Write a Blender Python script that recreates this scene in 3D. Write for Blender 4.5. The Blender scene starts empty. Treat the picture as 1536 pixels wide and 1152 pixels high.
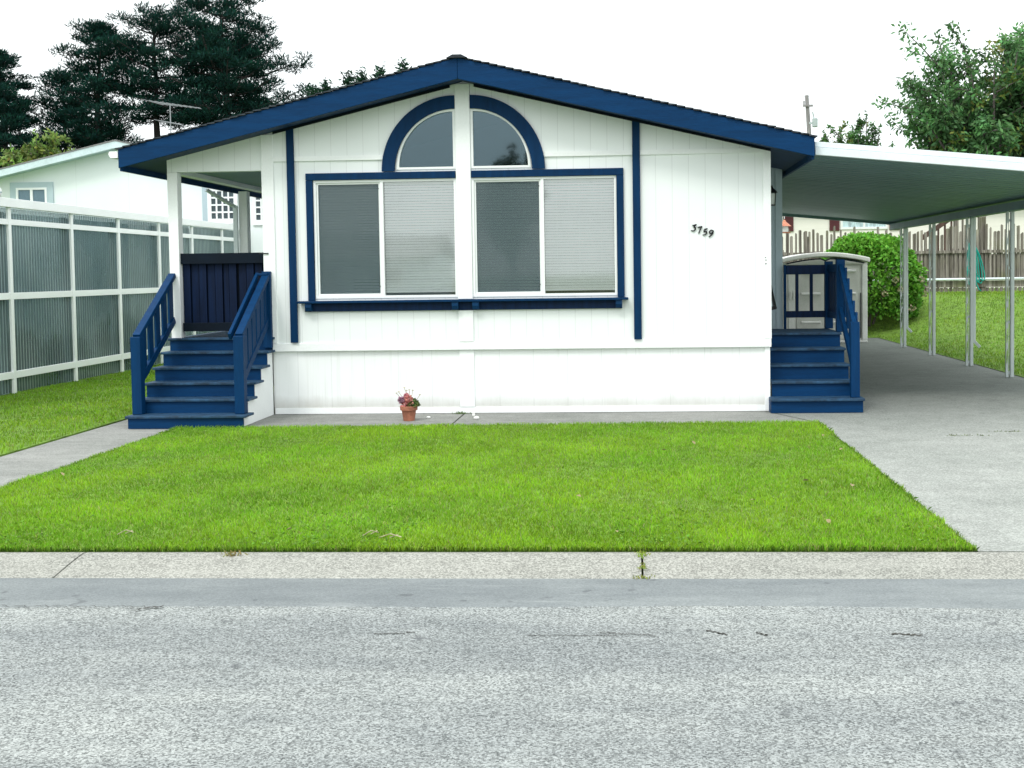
import bpy, bmesh, math, random
import numpy as np
from mathutils import Vector, Matrix
R = math.radians
random.seed(7)
rng = np.random.default_rng(11)
sc = bpy.context.scene
col = sc.collection

# ------------------------------------------------------------------ camera
FPX, PPX, PPY, IW, IH = 1728.0, 857.23, 483.89, 1536.0, 1152.0
YAW, PITCH, ROLL = R(3.074), R(-2.533), R(0.7615)
EYE = Vector((0, 0, 1.65))
cam_rot = (Matrix.Rotation(YAW, 3, 'Z') @ Matrix.Rotation(PITCH, 3, 'X') @ Matrix.Rotation(ROLL, 3, 'Y'))
cd = bpy.data.cameras.new('camera')
cam = bpy.data.objects.new('camera', cd)
col.objects.link(cam)
right, fwd, up = cam_rot.col[0], cam_rot.col[1], cam_rot.col[2]
m = Matrix.Identity(4)
for i in range(3):
    m[i][0], m[i][1], m[i][2], m[i][3] = right[i], up[i], -fwd[i], EYE[i]
cam.matrix_world = m
cd.sensor_width = 36.0
cd.lens = FPX / IW * 36.0
cd.shift_x = (IW / 2 - PPX) / IW
cd.shift_y = -(IH / 2 - PPY) / IW
cd.clip_end = 2000
sc.camera = cam

def at(px, py, Y):
    """survey helper: the photo point (px, py) on the vertical plane Y"""
    v = cam_rot @ Vector(((px - PPX) / FPX, 1, -(py - PPY) / FPX))
    return v * (Y / v.y) + EYE

# ------------------------------------------------------------------ render + light
sc.view_settings.view_transform = 'Standard'
sc.view_settings.look = 'None'
sc.view_settings.exposure = 0
sc.cycles.max_bounces = 6
sc.cycles.transparent_max_bounces = 12
sc.cycles.use_denoising = True
SUN_EL, SUN_AZ = R(52), R(205)     # azimuth clockwise from +Y: behind the camera, a little left
w = bpy.data.worlds.new('World'); sc.world = w; w.use_nodes = True
nt = w.node_tree; nt.nodes.clear()
sky = nt.nodes.new('ShaderNodeTexSky'); sky.sky_type = 'NISHITA'; sky.sun_disc = False
sky.sun_elevation = SUN_EL; sky.sun_rotation = SUN_AZ
hsv = nt.nodes.new('ShaderNodeHueSaturation'); hsv.inputs['Saturation'].default_value = 0.25
tc = nt.nodes.new('ShaderNodeTexCoord')
cn = nt.nodes.new('ShaderNodeTexNoise'); cn.inputs['Scale'].default_value = 2.2; cn.inputs['Detail'].default_value = 4
cr = nt.nodes.new('ShaderNodeValToRGB')
cr.color_ramp.elements[0].position = 0.35; cr.color_ramp.elements[0].color = (11.9, 12.7, 12.9, 1)
cr.color_ramp.elements[1].position = 0.65; cr.color_ramp.elements[1].color = (13.8, 14.4, 14.4, 1)
mx = nt.nodes.new('ShaderNodeMix'); mx.data_type = 'RGBA'; mx.inputs[0].default_value = 0.9
bg = nt.nodes.new('ShaderNodeBackground'); bg.inputs['Strength'].default_value = 0.145
out = nt.nodes.new('ShaderNodeOutputWorld')
L = nt.links.new
L(sky.outputs[0], hsv.inputs['Color']); L(tc.outputs['Generated'], cn.inputs['Vector']); L(cn.outputs['Fac'], cr.inputs[0])
sxyz = nt.nodes.new('ShaderNodeSeparateXYZ'); L(tc.outputs['Generated'], sxyz.inputs[0])
gr = nt.nodes.new('ShaderNodeMapRange'); gr.inputs['From Min'].default_value = 0.0; gr.inputs['From Max'].default_value = 1.0; gr.inputs['To Min'].default_value = 0.70; gr.inputs['To Max'].default_value = 1.38
L(sxyz.outputs[2], gr.inputs['Value'])
vm = nt.nodes.new('ShaderNodeVectorMath'); vm.operation = 'SCALE'; L(mx.outputs[2], vm.inputs[0]); L(gr.outputs[0], vm.inputs['Scale'])
L(hsv.outputs[0], mx.inputs[6]); L(cr.outputs[0], mx.inputs[7]); L(vm.outputs[0], bg.inputs['Color']); L(bg.outputs[0], out.inputs[0])
sl = bpy.data.lights.new('sun', 'SUN'); sl.energy = 1.5; sl.angle = R(14); sl.color = (1.0, 0.97, 0.92)
so = bpy.data.objects.new('sun', sl); col.objects.link(so)
sd = Vector((math.sin(SUN_AZ) * math.cos(SUN_EL), math.cos(SUN_AZ) * math.cos(SUN_EL), math.sin(SUN_EL)))
so.rotation_euler = sd.to_track_quat('Z', 'Y').to_euler(); so.location = sd * 60

# ------------------------------------------------------------------ materials
def new_mat(name):
    mt = bpy.data.materials.new(name); mt.use_nodes = True
    n = mt.node_tree; n.nodes.clear()
    o = n.nodes.new('ShaderNodeOutputMaterial'); p = n.nodes.new('ShaderNodeBsdfPrincipled')
    n.links.new(p.outputs[0], o.inputs[0])
    return mt, n, p, o

def node(n, typ, **kw):
    x = n.nodes.new(typ)
    for k, v in kw.items():
        if k in x.inputs: x.inputs[k].default_value = v
        else: setattr(x, k, v)
    return x

def math_n(n, op, a, b=None, clamp=False):
    x = n.nodes.new('ShaderNodeMath'); x.operation = op; x.use_clamp = clamp
    for i, v in enumerate((a, b)):
        if v is None: continue
        if isinstance(v, (int, float)): x.inputs[i].default_value = v
        else: n.links.new(v, x.inputs[i])
    return x.outputs[0]

def mixc(n, fac, a, b, blend='MIX'):
    x = n.nodes.new('ShaderNodeMix'); x.data_type = 'RGBA'; x.blend_type = blend
    for i, v in ((0, fac), (6, a), (7, b)):
        if isinstance(v, (int, float)): x.inputs[i].default_value = v
        elif isinstance(v, tuple): x.inputs[i].default_value = (*v, 1) if len(v) == 3 else v
        else: n.links.new(v, x.inputs[i])
    return x.outputs[2]

def coords(n, scale=(1, 1, 1)):
    t = n.nodes.new('ShaderNodeTexCoord'); mp = n.nodes.new('ShaderNodeMapping'); mp.inputs['Scale'].default_value = scale
    n.links.new(t.outputs['Object'], mp.inputs[0]); return mp.outputs[0]

def noise(n, vec, scale, detail=3, rough=0.5):
    x = node(n, 'ShaderNodeTexNoise', Scale=scale, Detail=detail, Roughness=rough); n.links.new(vec, x.inputs['Vector']); return x.outputs['Fac']

def ramp(n, fac, p0, p1, c0=(0, 0, 0), c1=(1, 1, 1)):
    x = n.nodes.new('ShaderNodeValToRGB'); e = x.color_ramp.elements
    e[0].position, e[1].position = p0, p1; e[0].color = (*c0, 1); e[1].color = (*c1, 1)
    n.links.new(fac, x.inputs[0]); return x.outputs[0]

def bump(n, p, h, strength=0.3, dist=0.01):
    b = node(n, 'ShaderNodeBump', Strength=strength, Distance=dist); n.links.new(h, b.inputs['Height']); n.links.new(b.outputs[0], p.inputs['Normal'])

def surf(name, c, rough=0.6, var=0.12, scale=3.0, stretch=(1, 1, 1), bmp=0.15, fine=40, metal=0.0, dark=None, spec=0.4):
    """painted / solid surface with blotches, fine grain and a light bump"""
    mt, n, p, o = new_mat(name)
    v = coords(n, stretch)
    a = noise(n, v, scale, 4); f = noise(n, v, fine, 3)
    k = math_n(n, 'ADD', math_n(n, 'MULTIPLY', a, 0.65), math_n(n, 'MULTIPLY', f, 0.35))
    lo = tuple(x * (1 - var) for x in c) if dark is None else dark
    hi = tuple(min(1, x * (1 + var)) for x in c)
    L_ = ramp(n, k, 0.36, 0.64, lo, hi)
    n.links.new(L_, p.inputs['Base Color'])
    p.inputs['Roughness'].default_value = rough; p.inputs['Metallic'].default_value = metal; p.inputs['Specular IOR Level'].default_value = spec
    if bmp: bump(n, p, f, bmp, 0.004)
    return mt

def siding(name, c, pitch=0.19, rough=0.6, horizontal=False, splash=0):
    mt, n, p, o = new_mat(name)
    v = coords(n); s = n.nodes.new('ShaderNodeSeparateXYZ'); n.links.new(v, s.inputs[0])
    # grooves follow the wall's long direction (X on the gable ends, Y on the sides)
    if horizontal: u = s.outputs[2]
    else: u = math_n(n, 'ADD', s.outputs[0], math_n(n, 'MULTIPLY', s.outputs[1], 1.0))
    f = math_n(n, 'FRACT', math_n(n, 'DIVIDE', math_n(n, 'ADD', u, 100.0), pitch))
    d = math_n(n, 'ABSOLUTE', math_n(n, 'SUBTRACT', f, 0.5))
    g = math_n(n, 'GREATER_THAN', d, 0.5 - 0.0042 / pitch)
    w_ = coords(n, (14, 14, 1.2)); wood = noise(n, w_, 6, 4, 0.6); bl = noise(n, v, 0.9, 4)
    c1 = mixc(n, ramp(n, bl, 0.35, 0.7), tuple(x * 0.94 for x in c), c)
    c2 = mixc(n, math_n(n, 'MULTIPLY', g, 0.22), c1, tuple(x * 0.4 for x in c))
    if splash:
        hgt = n.nodes.new('ShaderNodeMapRange'); hgt.inputs[1].default_value, hgt.inputs[2].default_value = .0, splash; hgt.inputs[3].default_value, hgt.inputs[4].default_value = 1, 0
        n.links.new(math_n(n, 'SUBTRACT', s.outputs[2], math_n(n, 'MULTIPLY', noise(n, coords(n, (1, 1, .4)), 5, 4, .7), .12)), hgt.inputs[0])
        c2 = mixc(n, math_n(n, 'MULTIPLY', hgt.outputs[0], .55), c2, (.30, .28, .22))
        run = noise(n, coords(n, (9, 9, .35)), 2.2, 4, .6)
        c2 = mixc(n, math_n(n, 'MULTIPLY', ramp(n, run, .56, .75), .22), c2, (.45, .46, .42))
    n.links.new(c2, p.inputs['Base Color']); p.inputs['Roughness'].default_value = rough
    h = math_n(n, 'SUBTRACT', math_n(n, 'MULTIPLY', wood, 0.25), g)
    bump(n, p, h, 0.35, 0.004)
    return mt

def glass(name, tint=(0.86, 0.92, 0.92), refl=1.0, gc=(1, 1, 1), ro=.01):
    mt, n, p, o = new_mat(name); n.nodes.remove(p)
    t = n.nodes.new('ShaderNodeBsdfTransparent'); t.inputs[0].default_value = (*tint, 1)
    g = node(n, 'ShaderNodeBsdfGlossy', Roughness=ro, Color=(*gc, 1)); fr = node(n, 'ShaderNodeFresnel', IOR=1.52)
    v = coords(n); b = node(n, 'ShaderNodeBump', Strength=0.03, Distance=0.02)
    n.links.new(noise(n, v, 1.6, 2), b.inputs['Height']); n.links.new(b.outputs[0], g.inputs['Normal'])
    k = math_n(n, 'MULTIPLY', fr.outputs[0], 1.9 * refl, True)
    mxs = n.nodes.new('ShaderNodeMixShader'); n.links.new(k, mxs.inputs[0]); n.links.new(t.outputs[0], mxs.inputs[1]); n.links.new(g.outputs[0], mxs.inputs[2])
    n.links.new(mxs.outputs[0], o.inputs[0]); return mt

def leafmat(name, tint=(1, 1, 1), transl=0.35, rough=0.5, spec=.25):
    mt, n, p, o = new_mat(name)
    a = n.nodes.new('ShaderNodeAttribute'); a.attribute_name = 'Col'
    c = mixc(n, 1.0, a.outputs['Color'], tint, 'MULTIPLY')
    n.links.new(c, p.inputs['Base Color']); p.inputs['Roughness'].default_value = rough
    p.inputs['Specular IOR Level'].default_value = spec
    t = n.nodes.new('ShaderNodeBsdfTranslucent'); n.links.new(c, t.inputs[0])
    x = n.nodes.new('ShaderNodeMixShader'); x.inputs[0].default_value = transl
    n.links.new(p.outputs[0], x.inputs[1]); n.links.new(t.outputs[0], x.inputs[2]); n.links.new(x.outputs[0], o.inputs[0])
    return mt

M = {}
BLUE = (0.0016, 0.032, 0.098)
M['blue'] = surf('blue_paint', BLUE, 0.5, 0.28, 2.5, (1, 1, 1), 0.25, 60, spec=.15)
def blue_board(name, stretch):
    return surf(name, (0.0008, 0.031, 0.100), 0.55, 0.16, 3, stretch, 0.4, 24, spec=0.12)
M['blue_fascia'] = blue_board('blue_fascia_paint', (0.6, 6, 6))
M['blue_post'] = blue_board('blue_post_paint', (6, 6, 0.5))
M['trim_blue'] = surf('window_trim_blue', (0.0008, 0.026, 0.082), 0.55, 0.16, 3, (6, 6, 0.6), 0.4, 24, spec=.12)
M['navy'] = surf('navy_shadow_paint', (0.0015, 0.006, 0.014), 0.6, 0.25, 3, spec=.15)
M['navy_board'] = surf('navy_board_paint', (0.0015, 0.009, 0.034), 0.6, 0.3, 3, (8, 8, 0.6), 0.3, 20, spec=.15)  # blue boards darkened, porch shade put into the colour
M['deep_blue'] = surf('deep_blue_board_paint', (0.0015, 0.016, 0.060), 0.6, 0.3, 3, (8, 8, 0.6), 0.3, 20, spec=.2)
M['tread'] = surf('worn_blue_tread', (0.012, 0.048, 0.100), 0.65, 0.55, 7, (1, 3, 1), 0.5, 30)
M['soffit'] = surf('blue_soffit', (0.0015, 0.024, 0.078), 0.6, 0.2)
M['white_siding'] = siding('white_siding', (0.84, 0.87, 0.87))
M['white'] = surf('white_trim', (0.85, 0.87, 0.87), 0.5, 0.04, 2)
M['skirt'] = siding('white_skirting', (0.86, 0.88, 0.88), 0.40, splash=.16)
M['grey_trim'] = surf('blue_grey_trim', (0.42, 0.52, 0.56), 0.5, 0.05, 2)
M['ceiling'] = surf('porch_ceiling_paint', (0.16, 0.24, 0.27), 0.6, 0.08, 2)
M['vinyl'] = surf('white_vinyl', (0.82, 0.84, 0.84), 0.35, 0.03, 2, bmp=0.02)
M['dark'] = surf('dark_interior', (0.03, 0.042, 0.052), 0.9, 0.2)
M['black'] = surf('black_metal', (0.008, 0.008, 0.01), 0.4, 0.2)
M['shingle'] = surf('dark_shingles', (0.03, 0.036, 0.045), 0.9, 0.5, 6, (1, 1, 1), 0.8, 30)
M['glass'] = glass('window_glass', (0.99, 1.0, 1.0), 1.15, (1, 1, 1), .04)
M['arch_glass'] = glass('arch_glass', (0.55, 0.66, 0.72), 1.2, (.72, .93, 1.0), .03)
M['blind'] = surf('white_blind', (0.93, 0.96, 0.955), 0.4, 0.05, 2, bmp=0.0)
M['alu'] = surf('pale_aluminium', (0.55, 0.6, 0.6), 0.4, 0.12, 3, (4, 4, 0.5), 0.1, 30)
M['alu_white'] = surf('white_aluminium', (0.70, 0.77, 0.79), 0.4, 0.06, 2)
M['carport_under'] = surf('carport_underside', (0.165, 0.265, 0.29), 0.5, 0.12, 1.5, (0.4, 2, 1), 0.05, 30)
M['terracotta'] = surf('terracotta', (0.30, 0.115, 0.07), 0.8, 0.3, 12)
M['soil'] = surf('potting_soil', (0.03, 0.02, 0.014), 0.95, 0.4, 30)
M['resin'] = surf('grey_resin', (0.62, 0.62, 0.58), 0.5, 0.10, 2.5)
M['resin_light'] = surf('pale_resin', (0.76, 0.76, 0.73), 0.5, 0.10, 2.5)
M['maroon'] = surf('maroon_paint', (0.085, 0.018, 0.022), 0.6, 0.2, 3, (1, 1, 12), 0.3, 20)
M['cream_siding'] = siding('cream_lap_siding', (0.83, 0.80, 0.74), 0.30, horizontal=True)
M['wood_brown'] = surf('brown_stained_wood', (0.07, 0.04, 0.03), 0.7, 0.4, 4, (3, 3, 0.5), 0.4, 20)
M['roof_grey'] = surf('grey_roof', (0.2, 0.2, 0.2), 0.9, 0.2, 5)
M['hose'] = surf('green_hose', (0.0, 0.30, 0.25), 0.35, 0.1, 3, bmp=0)
M['copper'] = surf('copper_tin', (0.45, 0.16, 0.09), 0.5, 0.3, 8)
M['bark'] = surf('bark', (0.030, 0.026, 0.026), 0.95, 0.5, 3, (3, 3, 0.6), 0.8, 14)
M['bark_grey'] = surf('grey_bark', (0.10, 0.085, 0.08), 0.95, 0.4, 4, (3, 3, 0.6), 0.6, 14)
M['pole_wood'] = surf('weathered_pole', (0.26, 0.25, 0.25), 0.9, 0.3, 4, (6, 6, 0.5), 0.5, 14)
M['insulator'] = surf('grey_transformer_paint', (0.42, 0.48, 0.48), 0.5, 0.1)
M['wire'] = surf('grey_wire', (0.30, 0.32, 0.33), 0.7, 0.1, bmp=0)
M['lamp_glass'] = surf('frosted_lamp_glass', (0.6, 0.65, 0.62), 0.3, 0.05)
M['paper'] = surf('white_scrap', (0.8, 0.8, 0.78), 0.7, 0.1)
M['tan_leaf'] = surf('dry_leaf', (0.26, 0.215, 0.11), 0.8, 0.3, 20)
M['twig'] = surf('dry_twig', (0.42, 0.36, 0.25), 0.9, 0.3, 20)

def weathered(name):
    mt, n, p, o = new_mat(name)
    v = coords(n, (1, 1, 1)); s = coords(n, (16, 16, 0.5))
    a = noise(n, s, 4, 5, 0.65); b = noise(n, v, 1.4, 4); g = noise(n, coords(n, (9.0, 1, 0.06)), 1.3, 1)
    c = ramp(n, a, 0.3, 0.7, (0.07, 0.06, 0.052), (0.50, 0.455, 0.40))
    c = mixc(n, ramp(n, b, 0.5, 0.75), c, (0.24, 0.25, 0.14))
    c = mixc(n, ramp(n, g, 0.35, 0.65), mixc(n, 1.0, c, (0.34, 0.33, 0.31), 'MULTIPLY'), c)
    n.links.new(c, p.inputs['Base Color']); p.inputs['Roughness'].default_value = 0.95; bump(n, p, a, 0.7, 0.01)
    return mt
M['bright_white'] = surf('fresh_white_paint', (.93, .95, .95), .5, .03, 2)
M['weathered'] = weathered('weathered_fence_wood')

def screen_mesh():
    mt, n, p, o = new_mat('insect_screen'); p.inputs['Base Color'].default_value = (0.06, 0.105, 0.12, 1); p.inputs['Roughness'].default_value = 0.7
    t = n.nodes.new('ShaderNodeBsdfTransparent'); x = n.nodes.new('ShaderNodeMixShader'); x.inputs[0].default_value = 0.38
    n.links.new(t.outputs[0], x.inputs[1]); n.links.new(p.outputs[0], x.inputs[2]); n.links.new(x.outputs[0], o.inputs[0]); return mt
M['screen'] = screen_mesh()

def poly_sheet():
    mt, n, p, o = new_mat('corrugated_plastic')
    v = coords(n); bl = noise(n, v, 0.55, 3); st = noise(n, coords(n, (1, 9, 0.25)), 1.2, 3)
    c = mixc(n, ramp(n, bl, 0.38, 0.62), (0.20, 0.28, 0.29), (0.48, 0.56, 0.56))
    c = mixc(n, math_n(n, 'MULTIPLY', ramp(n, st, 0.5, 0.75), 0.4), c, (0.55, 0.6, 0.59))
    sy_ = n.nodes.new('ShaderNodeSeparateXYZ'); n.links.new(v, sy_.inputs[0])
    rib_shade = math_n(n, 'LESS_THAN', math_n(n, 'FRACT', math_n(n, 'DIVIDE', math_n(n, 'ADD', sy_.outputs[1], 50), .076)), .44)  # shading of the corrugation painted as dark stripes at its pitch
    c = mixc(n, math_n(n, 'MULTIPLY', rib_shade, .66), c, (.035, .065, .07))
    n.links.new(c, p.inputs['Base Color']); p.inputs['Roughness'].default_value = 0.2
    t = n.nodes.new('ShaderNodeBsdfTransparent'); t.inputs[0].default_value = (0.75, 0.82, 0.82, 1)
    tr = n.nodes.new('ShaderNodeBsdfTranslucent'); n.links.new(c, tr.inputs[0])
    x = n.nodes.new('ShaderNodeMixShader'); x.inputs[0].default_value = 0.3
    n.links.new(p.outputs[0], x.inputs[1]); n.links.new(tr.outputs[0], x.inputs[2])
    y = n.nodes.new('ShaderNodeMixShader'); y.inputs[0].default_value = 0.33
    n.links.new(x.outputs[0], y.inputs[1]); n.links.new(t.outputs[0], y.inputs[2]); n.links.new(y.outputs[0], o.inputs[0]); return mt
M['poly'] = poly_sheet()
def clear_roof():
    mt, n, p, o = new_mat('clear_plastic_roof'); p.inputs['Base Color'].default_value = (.7, .75, .75, 1); p.inputs['Roughness'].default_value = .3
    t = n.nodes.new('ShaderNodeBsdfTranslucent'); t.inputs[0].default_value = (.85, .9, .9, 1)
    x = n.nodes.new('ShaderNodeMixShader'); x.inputs[0].default_value = .75
    n.links.new(p.outputs[0], x.inputs[1]); n.links.new(t.outputs[0], x.inputs[2]); n.links.new(x.outputs[0], o.inputs[0]); return mt
M['clear_roof'] = clear_roof()

def asphalt(name, base, lo, hi, cell, amount):
    mt, n, p, o = new_mat(name); v = coords(n)
    vo = node(n, 'ShaderNodeTexVoronoi', Scale=cell); n.links.new(v, vo.inputs['Vector'])
    sp = n.nodes.new('ShaderNodeSeparateColor'); n.links.new(vo.outputs['Color'], sp.inputs[0])
    big = noise(n, v, 0.55, 5, 0.6); mid = noise(n, coords(n, (1, 2.6, 1)), 2.2, 5, 0.65); fine = noise(n, v, cell * 1.7, 2)
    k = math_n(n, 'ADD', math_n(n, 'MULTIPLY', sp.outputs[0], 0.6), math_n(n, 'MULTIPLY', fine, 0.4))
    c = mixc(n, amount, base, ramp(n, k, 0.2, 0.8, lo, hi))
    c = mixc(n, ramp(n, mid, 0.30, 0.72), mixc(n, 1.0, c, (0.80, 0.81, 0.82), 'MULTIPLY'), c)
    c = mixc(n, ramp(n, big, 0.35, 0.66), mixc(n, 1.0, c, (0.86, 0.87, 0.89), 'MULTIPLY'), c)
    lane = noise(n, coords(n, (0.12, 1.1, 1)), 1.5, 4, 0.6)
    c = mixc(n, ramp(n, lane, 0.40, 0.62), mixc(n, 1.0, c, (0.84, 0.85, 0.86), 'MULTIPLY'), mixc(n, 1.0, c, (1.06, 1.06, 1.05), 'MULTIPLY'))
    swp = noise(n, coords(n, (0.5, 5, 1)), 2.4, 5, 0.7)
    c = mixc(n, math_n(n, 'MULTIPLY', ramp(n, swp, 0.58, 0.74), 0.35), c, (0.36, 0.38, 0.37))
    sp2 = noise(n, v, 9, 2, 0.4)
    c = mixc(n, math_n(n, 'MULTIPLY', ramp(n, sp2, 0.70, 0.76), 0.5), c, (0.07, 0.075, 0.08))
    n.links.new(c, p.inputs['Base Color']); p.inputs['Roughness'].default_value = 0.9; p.inputs['Specular IOR Level'].default_value = 0.2
    bump(n, p, math_n(n, 'ADD', vo.outputs['Distance'], fine), 0.5, 0.006); return mt
M['asphalt'] = asphalt('worn_asphalt', (0.25, 0.262, 0.254), (0.065, 0.07, 0.068), (0.53, 0.55, 0.53), 135, 0.74)
M['patch'] = asphalt('smooth_patch_asphalt', (0.238, 0.255, 0.255), (0.17, 0.185, 0.184), (0.32, 0.34, 0.34), 140, 0.5)

def concrete(name, c, agg=0.35, cell=110, shade=None):
    mt, n, p, o = new_mat(name); v = coords(n)
    big = noise(n, v, 0.6, 5, 0.6); mid = noise(n, v, 4, 5, 0.65)
    vo = node(n, 'ShaderNodeTexVoronoi', Scale=cell); n.links.new(v, vo.inputs['Vector'])
    sp = n.nodes.new('ShaderNodeSeparateColor'); n.links.new(vo.outputs['Color'], sp.inputs[0])
    a = mixc(n, ramp(n, mid, 0.3, 0.7), tuple(x * 0.76 for x in c), tuple(x * 1.12 for x in c))
    a = mixc(n, ramp(n, big, 0.36, 0.62), mixc(n, 1.0, a, (0.74, 0.76, 0.75), 'MULTIPLY'), a)
    a = mixc(n, agg, a, ramp(n, sp.outputs[0], 0.1, 0.9, tuple(x * 0.35 for x in c), tuple(min(1, x * 1.7) for x in c)))
    st = noise(n, v, 7, 3, 0.5)
    a = mixc(n, math_n(n, 'MULTIPLY', ramp(n, st, 0.66, 0.78), 0.35), a, (0.08, 0.08, 0.07))
    if shade:       # carport shade painted into the concrete, darker towards the back
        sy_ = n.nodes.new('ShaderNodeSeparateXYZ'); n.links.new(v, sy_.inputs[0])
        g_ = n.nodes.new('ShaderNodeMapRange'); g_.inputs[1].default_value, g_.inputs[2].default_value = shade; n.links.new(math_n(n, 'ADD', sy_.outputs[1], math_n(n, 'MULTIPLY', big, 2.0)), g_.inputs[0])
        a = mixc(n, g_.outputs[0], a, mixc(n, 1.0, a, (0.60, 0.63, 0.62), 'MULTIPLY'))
    else:
        a = mixc(n, math_n(n, 'MULTIPLY', ramp(n, noise(n, coords(n, (.4, 3, 1)), 3, 4, .6), .5, .7), .4), a, tuple(x * 1.25 for x in c))
    n.links.new(a, p.inputs['Base Color']); p.inputs['Roughness'].default_value = 0.92; p.inputs['Specular IOR Level'].default_value = 0.2
    bump(n, p, math_n(n, 'ADD', sp.outputs[0], mid), 0.35, 0.004); return mt
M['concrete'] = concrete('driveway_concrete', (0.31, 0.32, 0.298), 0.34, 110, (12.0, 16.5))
M['concrete_walk'] = concrete('walk_concrete', (0.27, 0.272, 0.255), 0.25)
M['curb'] = concrete('exposed_aggregate_curb', (0.285, 0.283, 0.255), 0.5, 125)
M['crack'] = surf('crack_dirt', (0.045, 0.042, 0.035), 0.95, 0.3, 20)
M['lawn_soil'] = surf('lawn_thatch', (0.11, 0.20, 0.022), 0.95, 0.4, 8, fine=50)
M['earth'] = surf('far_ground', (0.07, 0.10, 0.035), 0.95, 0.3, 0.6)
M['grass'] = leafmat('grass_blades', (1, 1, 1), 0.35, 0.55)
M['leaf'] = leafmat('leaves', (1, 1, 1), 0.3, 0.5)
M['needles'] = leafmat('pine_needles', (1, 1, 1), 0.15, 0.9, .08)
M['petal'] = leafmat('petals', (1, 1, 1), 0.3, 0.6)

# ------------------------------------------------------------------ mesh building
def tag(o, label=None, cat=None, group=None, kind=None):
    if label: o['label'] = label
    if cat: o['category'] = cat
    if group: o['group'] = group
    if kind: o['kind'] = kind
    return o

def empty(name, loc, label=None, cat=None, group=None):
    o = bpy.data.objects.new(name, None); col.objects.link(o); o.location = loc; o.empty_display_size = 0.2
    o['org'] = list(loc); return tag(o, label, cat, group)

def origin(o):
    return Vector(o['org']) if o is not None and 'org' in o else Vector((0, 0, 0))

def link(name, me, mat, parent=None, base=None, bevel=0, smooth=False):
    """me holds world coordinates; base = the thing's foot when top level"""
    o = bpy.data.objects.new(name, me); col.objects.link(o)
    org = origin(parent) if parent is not None else Vector(base or (0, 0, 0))
    me.transform(Matrix.Translation(-org))
    if parent is not None: o.parent = parent
    else: o.location = org
    o['org'] = list(org)
    if mat is not None: me.materials.append(mat)
    if smooth:
        for p in me.polygons: p.use_smooth = True
    if bevel:
        b = o.modifiers.new('bevel', 'BEVEL'); b.width = bevel; b.segments = 2; b.limit_method = 'ANGLE'; b.angle_limit = R(40)
    return o

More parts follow.
